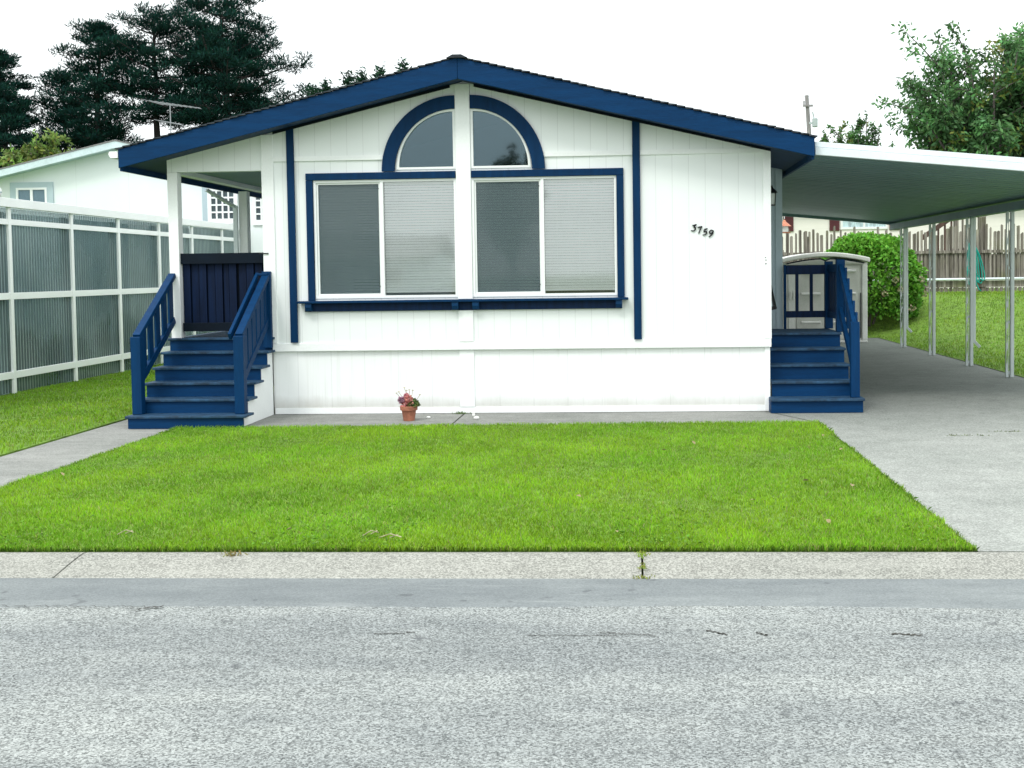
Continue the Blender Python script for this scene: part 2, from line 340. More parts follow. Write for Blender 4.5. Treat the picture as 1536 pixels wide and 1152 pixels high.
class MB:
    def __init__(s): s.v = []; s.f = []
    def add(s, vs, fs):
        k = len(s.v); s.v += [tuple(x) for x in vs]; s.f += [tuple(i + k for i in f) for f in fs]; return s
    def box(s, x0, x1, y0, y1, z0, z1):
        vs = [(x, y, z) for z in (z0, z1) for y in (y0, y1) for x in (x0, x1)]
        return s.add(vs, [(0, 2, 3, 1), (4, 5, 7, 6), (0, 1, 5, 4), (2, 6, 7, 3), (0, 4, 6, 2), (1, 3, 7, 5)])
    def bar(s, a, b, wx, wz, side=None):
        """rectangular bar from a to b; wx across (horizontal), wz the other way"""
        a, b = Vector(a), Vector(b); d = (b - a).normalized()
        h = Vector(side) if side else (d.cross(Vector((0, 0, 1))) if abs(d.z) < 0.99 else Vector((1, 0, 0)))
        h.normalize(); u = h.cross(d).normalized()
        vs = [p + h * sx * wx / 2 + u * sz * wz / 2 for p in (a, b) for sz in (-1, 1) for sx in (-1, 1)]
        return s.add(vs, [(0, 2, 3, 1), (4, 5, 7, 6), (0, 1, 5, 4), (2, 6, 7, 3), (0, 4, 6, 2), (1, 3, 7, 5)])
    def prism(s, poly, axis, a, b):
        """poly: 2-D points in the two other axes (order X,Y,Z without axis)"""
        def mk(p, t):
            return (t, p[0], p[1]) if axis == 'X' else ((p[0], t, p[1]) if axis == 'Y' else (p[0], p[1], t))
        n = len(poly); vs = [mk(p, a) for p in poly] + [mk(p, b) for p in poly]
        return s.add(vs, [tuple(range(n)), tuple(range(2 * n - 1, n - 1, -1))] + [(i, i + n, (i + 1) % n + n, (i + 1) % n) for i in range(n)])
    def tube(s, pts, r, n=8, cap=True):
        pts = [Vector(p) for p in pts]; k = len(pts); rs = r if isinstance(r, (list, tuple)) else [r] * k
        vs = []; ref = None
        for i, p in enumerate(pts):
            d = (pts[min(i + 1, k - 1)] - pts[max(i - 1, 0)]).normalized()
            if ref is None: ref = d.orthogonal().normalized()
            ref = (ref - d * ref.dot(d)).normalized() if (ref - d * ref.dot(d)).length > 1e-5 else d.orthogonal().normalized()
            e = d.cross(ref)
            vs += [p + (ref * math.cos(2 * math.pi * j / n) + e * math.sin(2 * math.pi * j / n)) * rs[i] for j in range(n)]
        fs = [(i * n + j, i * n + (j + 1) % n, (i + 1) * n + (j + 1) % n, (i + 1) * n + j) for i in range(k - 1) for j in range(n)]
        if cap: fs += [tuple(range(n - 1, -1, -1)), tuple(range((k - 1) * n, k * n))]
        return s.add(vs, fs)
    def lathe(s, prof, c, n=20):
        """prof: (radius, z) pairs around the vertical axis through c"""
        vs = [(c[0] + r * math.cos(2 * math.pi * j / n), c[1] + r * math.sin(2 * math.pi * j / n), c[2] + z) for r, z in prof for j in range(n)]
        k = len(prof)
        fs = [(i * n + j, i * n + (j + 1) % n, (i + 1) * n + (j + 1) % n, (i + 1) * n + j) for i in range(k - 1) for j in range(n)]
        fs += [tuple(range(n - 1, -1, -1)), tuple(range((k - 1) * n, k * n))]
        return s.add(vs, fs)
    def mesh(s, name):
        me = bpy.data.meshes.new(name); me.from_pydata(s.v, [], s.f); me.update()
        bm = bmesh.new(); bm.from_mesh(me); bmesh.ops.recalc_face_normals(bm, faces=bm.faces); bm.to_mesh(me); bm.free()
        return me
    def build(s, name, mat, parent=None, base=None, bevel=0, smooth=False):
        return link(name, s.mesh(name), mat, parent, base, bevel, smooth)

def plate(name, outer, holes, y0, y1, mat, parent=None, base=None, bevel=0):
    """flat plate in the X-Z plane with holes, thick from y0 to y1"""
    cu = bpy.data.curves.new('tmp', 'CURVE'); cu.dimensions = '2D'; cu.fill_mode = 'BOTH'; cu.extrude = (y1 - y0) / 2
    for pts in [outer] + list(holes):
        sp = cu.splines.new('POLY'); sp.points.add(len(pts) - 1); sp.use_cyclic_u = True
        for q, p in zip(sp.points, pts): q.co = (p[0], p[1], 0, 1)
    ob = bpy.data.objects.new('tmp', cu); col.objects.link(ob)
    dg = bpy.context.evaluated_depsgraph_get(); dg.update()
    me = bpy.data.meshes.new_from_object(ob.evaluated_get(dg))
    bpy.data.objects.remove(ob); bpy.data.curves.remove(cu)
    me.name = name; me.materials.clear()
    yc = (y0 + y1) / 2
    me.transform(Matrix(((1, 0, 0, 0), (0, 0, -1, yc), (0, 1, 0, 0), (0, 0, 0, 1))))
    for p in me.polygons: p.use_smooth = False
    return link(name, me, mat, parent, base, bevel)

def np_mesh(name, V, nper, colors=None):
    """V: (N, nper, 3) one polygon each; colors (N,3) or (N,nper,3)"""
    N = len(V); me = bpy.data.meshes.new(name)
    me.vertices.add(N * nper); me.vertices.foreach_set('co', V.astype(np.float32).ravel())
    me.loops.add(N * nper); me.loops.foreach_set('vertex_index', np.arange(N * nper, dtype=np.int32))
    me.polygons.add(N); me.polygons.foreach_set('loop_start', np.arange(0, N * nper, nper, dtype=np.int32))
    me.update(calc_edges=True)
    if colors is not None:
        if colors.ndim == 2: colors = np.repeat(colors[:, None, :], nper, 1)
        a = me.color_attributes.new('Col', 'FLOAT_COLOR', 'POINT')
        a.data.foreach_set('color', np.concatenate([colors, np.ones((N, nper, 1))], 2).astype(np.float32).ravel())
    return me

def unit(a): return a / np.maximum(np.linalg.norm(a, axis=1, keepdims=True), 1e-9)

def leaves_mesh(name, C, D, length, width, colors, roll=None):
    """diamond leaves at C pointing along D"""
    N = len(C); D = unit(D)
    r = rng.normal(size=(N, 3)); S = unit(np.cross(D, r)); Nn = np.cross(S, D)
    ln = np.broadcast_to(np.asarray(length, float), (N,))[:, None]; wd = np.broadcast_to(np.asarray(width, float), (N,))[:, None]
    V = np.stack([C - D * ln * .5, C + S * wd * .5 - Nn * wd * .12, C + D * ln * .5 , C - S * wd * .5 - Nn * wd * .12], 1)
    return np_mesh(name, V, 4, colors)

def vary(base, n, amt=0.25, hue=0.12):
    c = np.array(base)[None] * (1 + rng.uniform(-amt, amt, (n, 1))) * (1 + rng.uniform(-hue, hue, (n, 3)))
    return np.clip(c, 0.001, 1)

def struct(o): o['kind'] = 'structure'; return o

# ------------------------------------------------------------------ ground
def sheet(name, poly, z, mat, sub=None):
    mb = MB(); mb.add([(x, y, z) for x, y in poly], [tuple(range(len(poly)))]); return struct(mb.build(name, mat))
sheet('ground', [(-400, -400), (400, -400), (400, 600), (-400, 600)], -0.09, M['earth'])
sheet('road', [(-80, -7), (80, -7), (80, 6.30), (-80, 6.30)], -0.05, M['asphalt'])
# smoother patch strip along the gutter, with a ragged outer edge
mb = MB(); xs = np.linspace(-40, 40, 321); k = len(xs)
edge = 5.79 + 0.012 * np.sin(xs * 2.1) + 0.02 * np.sin(xs * .63 + 1) + rng.uniform(-.008, .008, k) - .05 * np.clip(xs - .5, 0, 4) * 0.35
mb.add([(x, 6.292, -0.046) for x in xs] + [(x, e, -0.046) for x, e in zip(xs, edge)] + [(x, e - .03, -0.0505) for x, e in zip(xs, edge)], [(i + k * q, i + 1 + k * q, i + 1 + k + k * q, i + k + k * q) for i in range(k - 1) for q in (0, 1)])
struct(mb.build('gutter_strip', M['patch']))
# rolled curb, in cast lengths with open joints
JO = [-40, -9.6, -6.4, -3.3, 0.036, 3.4, 6.6, 40]
prof = [(6.70, -0.2), (6.70, 0.002), (6.66, 0.006), (6.58, -0.002), (6.46, -0.018), (6.36, -0.034), (6.30, -0.043), (6.275, -0.052), (6.275, -0.2)]
mb = MB()
for a, b in zip(JO[:-1], JO[1:]): mb.prism(prof, 'X', a + .006, b - .006)
struct(mb.build('curb', M['curb']))
# concrete
FW0, FW1 = 12.37, 13.46
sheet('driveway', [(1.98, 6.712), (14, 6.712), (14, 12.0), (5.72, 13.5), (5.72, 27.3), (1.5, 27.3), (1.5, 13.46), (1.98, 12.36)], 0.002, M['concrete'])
sheet('front_walk', [(-1.985, FW0 - .4), (1.974, FW0 - .4), (1.974, 12.36), (1.494, FW1), (-1.985, FW1)], 0.0, M['concrete_walk'])
sheet('front_walk.001', [(-4.9, FW0 - .4), (-2.0, FW0 - .4), (-2.0, FW1), (-4.9, FW1)], 0.0, M['concrete_walk'])
sheet('path', [(-5.89, 6.712), (-4.8, 6.712), (-4.9, 12.0), (-4.905, 13.6), (-5.89, 13.6)], 0.0, M['concrete_walk'])
# lawns: a slightly domed soil bed each, cut edges proud of the concrete
def lawn_z(X, Y):
    dx = np.maximum(X - 5.72, 0); dy = np.maximum(Y - 27.3, 0)
    t = np.clip((Y - 19.0) / 11.5, 0, 1); u = np.clip(np.hypot(dx, dy) / 3.2, 0, 1)
    return 0.95 * (t * t * (3 - 2 * t)) * (u * u * (3 - 2 * u))
def bed(name, xs, ys, zf, inside=None):
    mb = MB(); nx, ny = len(xs), len(ys)
    mb.add([(x, y, zf(x, y)) for y in ys for x in xs], [(j * nx + i, j * nx + i + 1, (j + 1) * nx + i + 1, (j + 1) * nx + i) for j in range(ny - 1) for i in range(nx - 1)])
    return struct(mb.build(name, M['lawn_soil'], smooth=True))
mb = MB(); mb.prism([(-4.93, 6.72), (1.95, 6.72), (1.95, 12.34), (-4.93, 12.16)], 'Z', -0.05, 0.016); struct(mb.build('front_lawn', M['lawn_soil']))
mb = MB(); mb.prism([(-30, 6.72), (-5.90, 6.72), (-5.90, 30), (-30, 30)], 'Z', -0.05, 0.014); struct(mb.build('side_lawn', M['lawn_soil']))
bed('back_lawn', np.linspace(5.735, 30, 60), np.linspace(12.6, 60, 90), lambda x, y: float(lawn_z(np.float64(x), np.float64(y))) + .008)
bed('back_lawn.001', np.linspace(-8, 5.735, 40), np.linspace(27.31, 60, 60), lambda x, y: float(lawn_z(np.float64(x), np.float64(y))) + .008)

def grass(name, n, sampler, h, wd, base, label_kind='stuff', lean=0.75):
    P = sampler(n); n = len(P)
    X, Y = P[:, 0], P[:, 1]
    pn = (np.sin(X * 2.3 + np.sin(Y * 1.7)) * np.sin(Y * 2.9 + np.sin(X * 1.1) * 1.5) + .6 * np.sin(X * 7.1 + Y * 3.7) * np.sin(Y * 6.3 - X * 2.2))
    hh = h * (0.65 + 0.6 * rng.random(n)) * (1 + .12 * pn) * (1 + .22 * np.clip(np.sin(X * 1.3 + 2 * np.sin(Y * .9)) * pn, -1, 1))
    az = rng.uniform(0, 2 * np.pi, n); ln = lean * rng.random(n) ** 0.8
    dirh = np.stack([np.cos(az), np.sin(az), np.zeros(n)], 1)
    a2 = rng.uniform(0, 2 * np.pi, n); S = np.stack([np.cos(a2), np.sin(a2), np.zeros(n)], 1) * (wd * (.7 + .6 * rng.random(n)))[:, None] * .5
    tip = P + dirh * (hh * ln)[:, None] + np.array([0, 0, 1])[None] * (hh * np.sqrt(np.maximum(1 - .6 * ln ** 2, .1)))[:, None]
    mid = P + dirh * (hh * ln * .32)[:, None] + np.array([0, 0, 1])[None] * (hh * .55)[:, None]
    V = np.stack([P - S, P + S, mid + S * .85, tip, mid - S * .85], 1)
    c = vary(base, n, .32, .12) * (1 + .20 * pn + .10 * np.sin(X * 23 + 3 * np.sin(Y * 17)) * np.sin(Y * 29))[:, None]
    q2 = np.sin(X * 1.3 + 2 * np.sin(Y * .9)) * np.sin(Y * 1.7 + np.sin(X * 2.1)) + .5 * np.sin(X * 4.1 - Y * 2.7)
    c = c * (1 + np.clip(q2, -1, 1)[:, None] * np.array([.17, .08, .0]))          # yellower and bluer drifts
    lit = rng.random(n) < .13; c[lit] = vary((.40, .60, .10), int(lit.sum()), .2, .1)
    dry = rng.random(n) < (0.035 + .05 * (pn > .9)); c[dry] = vary((0.42, 0.40, 0.16), int(dry.sum()), .2, .1)
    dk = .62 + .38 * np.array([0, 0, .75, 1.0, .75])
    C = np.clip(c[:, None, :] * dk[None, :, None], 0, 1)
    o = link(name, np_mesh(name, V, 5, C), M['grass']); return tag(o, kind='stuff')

def rect(x0, x1, y0, y1, zf=lambda x, y: 0.012 + 0 * x):
    def f(n):
        X = rng.uniform(x0, x1, n); Y = rng.uniform(y0, y1, n); return np.stack([X, Y, zf(X, Y)], 1)
    return f
def front(n):
    # denser towards the street, uneven cut edges
    u = rng.random(n) ** 1.35; Y = 6.70 + u * 5.70; X = rng.uniform(-4.97, 1.99, n)
    back = 12.17 + (X + 4.93) / 6.88 * .18 + .015 * np.sin(X * 9)
    wob = .018 * np.sin(Y * 6.1) + .012 * np.sin(Y * 17)
    k = (Y < back + .03) & (X > -4.94 + wob) & (X < 1.955 + wob); return np.stack([X, Y, .012 + 0 * X], 1)[k]
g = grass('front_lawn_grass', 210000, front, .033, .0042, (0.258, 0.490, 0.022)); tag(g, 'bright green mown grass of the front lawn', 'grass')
def fringe(n):   # longer untrimmed fringe along the curb and the cut edges
    t = rng.random(n); X = np.where(t < .62, rng.uniform(-4.95, 1.97, n), np.where(t < .8, 1.95, -4.93) + rng.normal(0, .012, n)); Y = np.where(t < .62, 6.70 + np.abs(rng.normal(0, .03, n)), rng.uniform(6.7, 12.3, n))
    return np.stack([X, Y, .004 + 0 * X], 1)
g = grass('edge_grass', 9000, fringe, .036, .0045, (0.13, 0.26, 0.022), lean=1.1); tag(g, 'darker longer grass along the cut lawn edge', 'grass')
N = 3200; yy = 6.74 + np.abs(rng.normal(0, .5, N)); xx = rng.uniform(-4.9, 1.9, N)
kk = (np.sin(xx * 3.1 + 1.5 * np.sin(yy * 2)) + .6 * np.sin(xx * 7.7) > .35); C = np.stack([xx, yy, rng.uniform(.02, .045, N)], 1)[kk]
o = link('clover', leaves_mesh('clover', C, rng.normal(size=C.shape) * [1, 1, .35], .026, .017, vary((.13, .26, .025), len(C), .35, .12)), M['leaf'])
tag(o, 'patches of low clover leaves in the front lawn near the curb', 'clover', kind='stuff')
g = grass('side_lawn_grass', 60000, rect(-8.8, -5.9, 8.5, 26), .04, .0065, (0.23, 0.43, 0.022)); tag(g, 'green grass of the side lawn before the plastic screen', 'grass')
def backl(n):
    X = rng.uniform(2.5, 14, n); Y = rng.uniform(15.5, 31, n); k = (X > 5.75) | (Y > 27.32); X, Y = X[k], Y[k]; return np.stack([X, Y, lawn_z(X, Y)], 1)
g = grass('back_lawn_grass', 80000, backl, .055, .010, (0.20, 0.35, 0.03)); tag(g, 'sloping grass of the back yard beyond the carport posts', 'grass')

# ------------------------------------------------------------------ the mobile home
W = 13.40
XL, XR, XC = -5.48, 1.59, -1.945
HB = 27.0
house = empty('mobile_home', (XC, W, 0), 'white single storey mobile home with blue trim and an arched window under its gable', 'house')
def zb(x): return 3.835 - 0.237 * abs(x - XC)          # underside of the gable fascia
def ztop(x): return 4.085 - 0.243 * abs(x - XC)
def arc(cx, cz, r, a0, a1, n=28):
    return [(cx + r * math.cos(R(a0 + (a1 - a0) * i / n)), cz + r * math.sin(R(a0 + (a1 - a0) * i / n))) for i in range(n + 1)]
PXR = -4.34                                          # right side of the porch opening
WL = (-3.73, -2.045, 1.37, 2.755); WR = (-1.865, -0.18, 1.37, 2.755)
AL, AR, AZ, AI = -2.045, -1.865, 2.865, 0.70
def rc(x0, x1, z0, z1): return [(x0, z0), (x1, z0), (x1, z1), (x0, z1)]
holes = [rc(*WL), rc(*WR), [(AL, AZ)] + arc(AL, AZ, AI, 90, 180), [(AR, AZ)] + arc(AR, AZ, AI, 0, 90)]
fw = plate('front_wall', [(PXR, 0.75), (XR, 0.75), (XR, zb(XR) + .05), (XC, zb(XC) + .05), (PXR, zb(PXR) + .05)], holes, W, W + .12, M['white_siding'], house)
# gable band above the seam, a few millimetres proud, so the seam reads as a shadow line
SEAM = 2.985
def gable_piece(name, x0, x1, extra=None):
    top = [(x1, zb(x1) + .03)] + ([(XC, zb(XC) + .03)] if x0 < XC < x1 else []) + [(x0, zb(x0) + .03)]
    return [(x0, SEAM), (x1, SEAM)] + top
arcL = arc(AL, AZ, .835, 172.0, 90)    # just inside the outer edge of the blue arch
arcR = arc(AR, AZ, .835, 90, 8.0)
plate('gable_panel', [(PXR + .14, SEAM), (arcL[0][0], SEAM)] + arcL + [(AL, zb(AL) + .03), (PXR + .14, zb(PXR + .14) + .03)], [], W - .014, W - .001, M['white_siding'], house)
plate('gable_panel', [(AR, zb(AR) + .03)] + arcR + [(arcR[-1][0], SEAM), (XR, SEAM), (XR, zb(XR) + .03)], [], W - .014, W - .001, M['white_siding'], house)
plate('gable_panel', [(XL, 2.885), (PXR, 2.885), (PXR, zb(PXR) + .05), (XL, zb(XL) + .05)], [], W, W + .12, M['white_siding'], house)
for x0, x1 in ((PXR + .14, -4.035), (-3.945, -2.90), (-1.005, .008), (.098, XR - .001)):
    mb = MB(); mb.box(x0, x1, W - .022, W - .0145, SEAM, SEAM + .055); mb.build('seam_trim', M['white'], house)
# rest of the shell
mb = MB()
mb.box(XR - .12, XR, W + .12, HB, .75, 3.02)
mb.build('side_wall', M['white_siding'], house)
mb = MB(); mb.box(XL, XL + .12, 18.0, HB, .75, 3.02); mb.build('side_wall', M['white_siding'], house)
mb = MB(); mb.prism([(XL, .75), (XR, .75), (XR, 3.0), (XC, 3.85), (XL, 3.0)], 'Y', HB, HB + .1); mb.build('back_wall', M['white_siding'], house)
mb = MB(); mb.box(PXR, PXR + .12, W + .12, 18.12, .75, 3.3); mb.build('porch_wall', M['white_siding'], house)
mb = MB(); mb.box(XL + .12, PXR, 18.0, 18.12, .75, 3.2); mb.build('porch_wall', M['white_siding'], house)
# dark room behind the glass
mb = MB(); mb.box(PXR + .125, XR - .125, 17.2, 17.3, .8, 3.9); mb.box(PXR + .125, XR - .125, W + .125, 17.3, .78, .82)
mb.build('room_lining', M['dark'], house)
# skirting
mb = MB(); mb.box(PXR + .07, XR - .02, W + .03, W + .1, 0.004, .75); mb.box(XR - .1, XR - .03, W + .1, HB, 0.004, .75); mb.box(XL + .03, XL + .1, W + .03, HB, .004, .90)
mb.build('skirting', M['skirt'], house)
mb = MB(); mb.box(PXR + .08, XR + .0, W - .018, W + .03, .752, .845); mb.build('belt_trim', M['white'], house, bevel=.004)
mb = MB(); mb.box(PXR + .085, XR - .075, W + .018, W + .029, .005, .075); mb.build('base_trim', M['white'], house)
# corner boards, centre board
def board(name, x0, x1, y0, y1, z0, z1, mat='white', bevel=.004):
    mb = MB(); mb.box(x0, x1, y0, y1, z0, z1); return mb.build(name, M[mat], house, bevel=bevel)
board('corner_board', PXR - .004, PXR + .14, W - .02, W + .05, .846, zb(PXR + .14) - .0)
board('corner_board', XR - .085, XR + .004, W - .02, W + .05, .846, zb(XR) - .0)
board('corner_board', XR - .075, XR - .012, W + .01, W + .06, .004, .75)
board('centre_board', AL + .003, AR - .003, W - .032, W - .001, 1.347, zb(AL) + .03)
board('centre_board', AL + .003, AR - .003, W - .024, W - .001, .846, 1.215)
board('centre_board', AL + .0, AR - .005, W + .012, W + .029, .076, .75)
# blue battens
for x0, x1 in ((-4.034, -3.946), (.009, .097)):
    zt = min(zb(x0), zb(x1)) + .02
    board('batten', x0, x1, W - .045, W - .0235, .855, zt, 'trim_blue')

def window(spec, mull, label):
    x0, x1, z0, z1 = spec
    o = plate('window', rc(*spec), [rc(x0 + .028, mull - .018, z0 + .03, z1 - .028), rc(mull + .018, x1 - .028, z0 + .03, z1 - .028)], W - .012, W + .055, M['vinyl'], house, bevel=.003)
    o['label'] = label
    s0, s1 = x0 + .028, mull - .018
    f = plate('sash', rc(s0 + .001, s1 - .001, z0 + .031, z1 - .029), [rc(s0 + .022, s1 - .020, z0 + .054, z1 - .05)], W + .008, W + .03, M['vinyl'], o)
    mb = MB(); mb.box(s0 + .02, s1 - .018, W + .016, W + .018, z0 + .052, z1 - .048); mb.build('insect_screen', M['screen'], o)
    mb = MB(); mb.box(s0 + .0, s1, W + .034, W + .038, z0 + .031, z1 - .029); mb.build('pane', M['glass'], o)
    mb = MB(); mb.box(mull + .019, x1 - .029, W + .022, W + .026, z0 + .031, z1 - .029); mb.build('pane', M['glass'], o)
    for a, b, sag in ((s0 + .004, s1 - .002, .03), (mull + .02, x1 - .03, .0)):
        mb = MB(); zz = z1 - .05; pitch = .0315; k = 0
        tl = R(71)
        while zz > z0 + .06:
            jit = random.uniform(-.0004, .0004); dw = .0157
            t0 = tl + random.uniform(-.02, .02)
            dy, dz = dw * math.cos(t0), dw * math.sin(t0)
            lift = sag * max(0, 1 - (zz - z0 - .06) / .16)
            yb = W + .060
            za, zc = zz + jit, zz + jit - lift * .5
            nseg = 4; vs = []
            for q in range(nseg + 1):
                x = a + (b - a) * q / nseg; zq = za + (zc - za) * q / nseg + random.uniform(-.0003, .0003)
                vs += [(x, yb - dy, zq - dz), (x, yb - dy * .1 , zq + dz * .12 + .001), (x, yb + dy, zq + dz)]
            fs = []
            for q in range(nseg):
                for r_ in range(2): fs.append((q * 3 + r_, q * 3 + r_ + 1, (q + 1) * 3 + r_ + 1, (q + 1) * 3 + r_))
            mb.add(vs, fs); zz -= pitch
        mb.box(a, b, W + .05, W + .075, z1 - .045, z1 - .03)
        for fx in (.18, .5, .82):
            xx = a + (b - a) * fx; mb.box(xx - .0012, xx + .0012, W + .046, W + .0475, z0 + .06, z1 - .045)
        mb.build('blind', M['blind'], o)
    for zz in (z0 + .13, z1 - .11): mb = MB(); mb.box(s1 - .03, s1 - .016, W + .002, W + .0075, zz, zz + .012); mb.build('latch', M['black'], o)
    return o
window(WL, -2.925, 'wide sliding window with blinds left of the centre board')
window(WR, -1.04, 'wide sliding window with blinds right of the centre board')
def arch(cx, a0, a1, sgn, label):
    inner = arc(cx, AZ, AI - .002, a0, a1)
    hole = arc(cx + sgn * .028, AZ + .026, AI - .062, a0, a1)
    o = plate('arch_window', [(cx, AZ)] + inner, [[(cx + sgn * .028, AZ + .026)] + hole], W - .012, W + .05, M['vinyl'], house)
    o['label'] = label
    plate('pane', [(cx + sgn * .02, AZ + .02)] + arc(cx + sgn * .02, AZ + .02, AI - .05, a0, a1), [], W + .02, W + .024, M['arch_glass'], o)
    ob = plate('arch_trim', arc(cx, AZ - .02, AI + .165, a0, a1) + list(reversed(arc(cx, AZ - .02, AI + .012, a0, a1))), [], W - .042, W - .0145, M['trim_blue'], house, bevel=.003)
arch(AL, 90, 180, -1, 'left quarter arch window'); arch(AR, 0, 90, 1, 'right quarter arch window')
board('window_trim', -3.815, -2.048, W - .04, W - .001, 2.757, 2.838, 'trim_blue')
board('window_trim', -1.862, -.095, W - .04, W - .001, 2.757, 2.838, 'trim_blue')
board('window_trim', -3.815, -3.734, W - .038, W - .001, 1.347, 2.755, 'trim_blue')
board('window_trim', -.177, -.095, W - .038, W - .001, 1.347, 2.755, 'trim_blue')
sill = board('window_sill', -3.92, -.055, W - .13, W - .002, 1.318, 1.345, 'trim_blue')
mb = MB(); mb.box(-3.86, -.125, W - .035, W - .002, 1.218, 1.316); mb.build('apron', M['deep_blue'], sill, bevel=.003)
for x in (-3.835, -2.105, -1.865, -.20):
    mb = MB(); mb.prism([(W - .036, 1.225), (W - .036, 1.316), (W - .115, 1.316), (W - .115, 1.27), (W - .09, 1.225)], 'X', x - .0, x + .075); mb.build('bracket', M['blue'], sill, bevel=.004)

# roof
Y0, Y1 = 12.98, HB + .35
EL, ER = -5.875, 2.03
mb = MB()
mb.prism([(EL + .03, ztop(EL) - .01), (XC, ztop(XC) - .02), (ER - .03, ztop(ER) - .01), (ER - .03, zb(ER) + .035), (XC, zb(XC) + .035), (EL + .03, zb(EL) + .035)], 'Y', Y0 + .035, Y1)
roof = mb.build('roof', M['soffit'], house)
mb = MB()
for s, xe in ((-1, EL), (1, ER)):     # shingle courses, stepped along the slope
    nC = 44
    for i in range(nC):
        xa = XC + (xe + s * .03 - XC) * i / nC; xb = XC + (xe + s * .03 - XC) * (i + 1) / nC
        za, zbb = ztop(xa) - .005, ztop(xb) + .004
        j = random.uniform(-.008, .012); zbb += random.uniform(-.003, .005)
        mb.prism([(xa, za + .006), (xb, zbb + .005), (xb, zbb - .006), (xa, za - .012)], 'Y', Y0 - .02 + j, Y1 + .03)
mb.build('shingles', M['shingle'], roof)
mb = MB(); mb.prism([(XC - .12, ztop(XC) - .022), (XC - .05, ztop(XC) + .014), (XC + .05, ztop(XC) + .014), (XC + .12, ztop(XC) - .022)], 'Y', Y0 - .045, Y1 + .04); mb.build('ridge_cap', M['shingle'], roof)
def fas(x0, x1, name):
    mb = MB(); mb.prism([(x0, zb(x0)), (x1, zb(x1)), (x1, ztop(x1) - .014), (x0, ztop(x0) - .014)], 'Y', Y0, Y0 + .034); return mb.build(name, M['blue_fascia'], house, bevel=.004)
fas(EL, XC - .0015, 'gable_fascia'); fas(XC + .0015, ER, 'gable_fascia')
mb = MB()
for x0, x1 in ((EL + .02, XC - .04), (XC + .04, ER - .02)):
    mb.prism([(x0, zb(x0) + .006), (x1, zb(x1) + .006), (x1, zb(x1) + .055), (x0, zb(x0) + .055)], 'Y', Y0 + .036, Y0 + .06)
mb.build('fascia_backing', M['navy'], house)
for xa, xb in ((EL, EL + .03), (ER - .03, ER)):
    mb = MB(); xe = EL if xa == EL else ER
    mb.box(xa, xb, Y0 + .036, Y1, zb(xe) - .03, ztop(xe) - .016); mb.build('eave_fascia', M['blue_fascia'], house)
# dark strip at the wall top, painted as the gable soffit's shade
mb = MB()
for x0, x1 in ((PXR + .15, AL - .05), (AR + .05, XR)):
    mb.prism([(x0, zb(x0) - .0), (x1, zb(x1) - .0), (x1, zb(x1) + .03), (x0, zb(x0) + .03)], 'Y', W - .05, W - .0235)
mb.build('soffit_shade_strip', M['navy'], house)
# left gutter and downspout
gx = EL - .055
mb = MB(); mb.prism([(EL - .002, 3.095), (EL - .1, 3.095), (EL - .11, 3.06), (EL - .085, 3.02), (EL - .002, 3.02)], 'Y', Y0 - .01, Y1); mb.build('gutter', M['white'], house)
mb = MB(); mb.bar((EL + .08, 15.50, 2.83), (XL - .04, 15.84, 2.61), .05, .04); mb.bar((XL - .04, 15.84, 2.63), (XL - .04, 15.84, .1), .055, .05); mb.build('downspout', M['alu_white'], house)
# porch
mb = MB(); mb.box(XL + .01, PXR - .002, W + .022, 18.0, .83, .925); mb.build('porch_floor', M['tread'], house)
mb = MB(); mb.box(XL + .122, PXR - .002, W + .122, 18.0, 2.925, 2.96); mb.build('porch_ceiling', M['ceiling'], house)
for y in (W - .001, 15.86):
    mb = MB(); mb.box(XL - .002, XL + .118, y, y + .13, .93 if y > 14 else .0, 2.884 if y < 14 else 2.83); mb.build('porch_post', M['white'], house, bevel=.004)
mb = MB(); mb.box(XL, XL + .12, W + .135, 18.0, 2.872, 3.05); mb.build('porch_beam', M['white'], house)
mb = MB(); mb.box(XL + .02, XL + .1, W + .14, 17.9, 1.78, 1.86); mb.box(XL + .04, XL + .08, W + .14, 17.9, 1.02, 1.09)
y = W + .25
while y < 17.8: mb.box(XL + .05, XL + .07, y, y + .09, 1.09, 1.78); y += .19
mb.build('porch_railing', M['navy_board'], house)
# side bay beyond the right landing
mb = MB(); mb.box(XR + .002, 1.95, 15.2, 18.4, .86, 2.99); bay = mb.build('side_bay', M['grey_trim'], house)
mb = MB(); mb.box(1.865, 1.955, 15.18, 15.198, .865, 2.98); mb.box(XR + .003, 1.70, 15.18, 15.198, .865, 2.98); mb.build('bay_trim', M['grey_trim'], bay, bevel=.004)
# gate across the porch
gy = 13.43
gate_x0, gate_x1 = -5.358, PXR - .01
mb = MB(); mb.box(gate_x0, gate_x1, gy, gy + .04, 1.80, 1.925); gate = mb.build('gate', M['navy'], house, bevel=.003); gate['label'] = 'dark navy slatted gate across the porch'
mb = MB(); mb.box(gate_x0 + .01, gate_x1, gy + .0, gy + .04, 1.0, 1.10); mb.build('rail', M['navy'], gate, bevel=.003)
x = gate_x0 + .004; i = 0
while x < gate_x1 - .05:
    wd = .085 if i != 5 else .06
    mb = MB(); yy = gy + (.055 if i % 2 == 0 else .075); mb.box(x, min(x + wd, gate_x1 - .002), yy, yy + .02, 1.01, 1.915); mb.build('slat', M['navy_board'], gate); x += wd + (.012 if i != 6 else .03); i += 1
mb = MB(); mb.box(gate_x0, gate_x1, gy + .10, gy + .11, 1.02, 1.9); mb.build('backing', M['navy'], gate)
mb = MB(); mb.box(PXR - .05, PXR + .06, W - .035, W - .022, 1.905, 1.918); mb.build('latch', M['black'], gate)
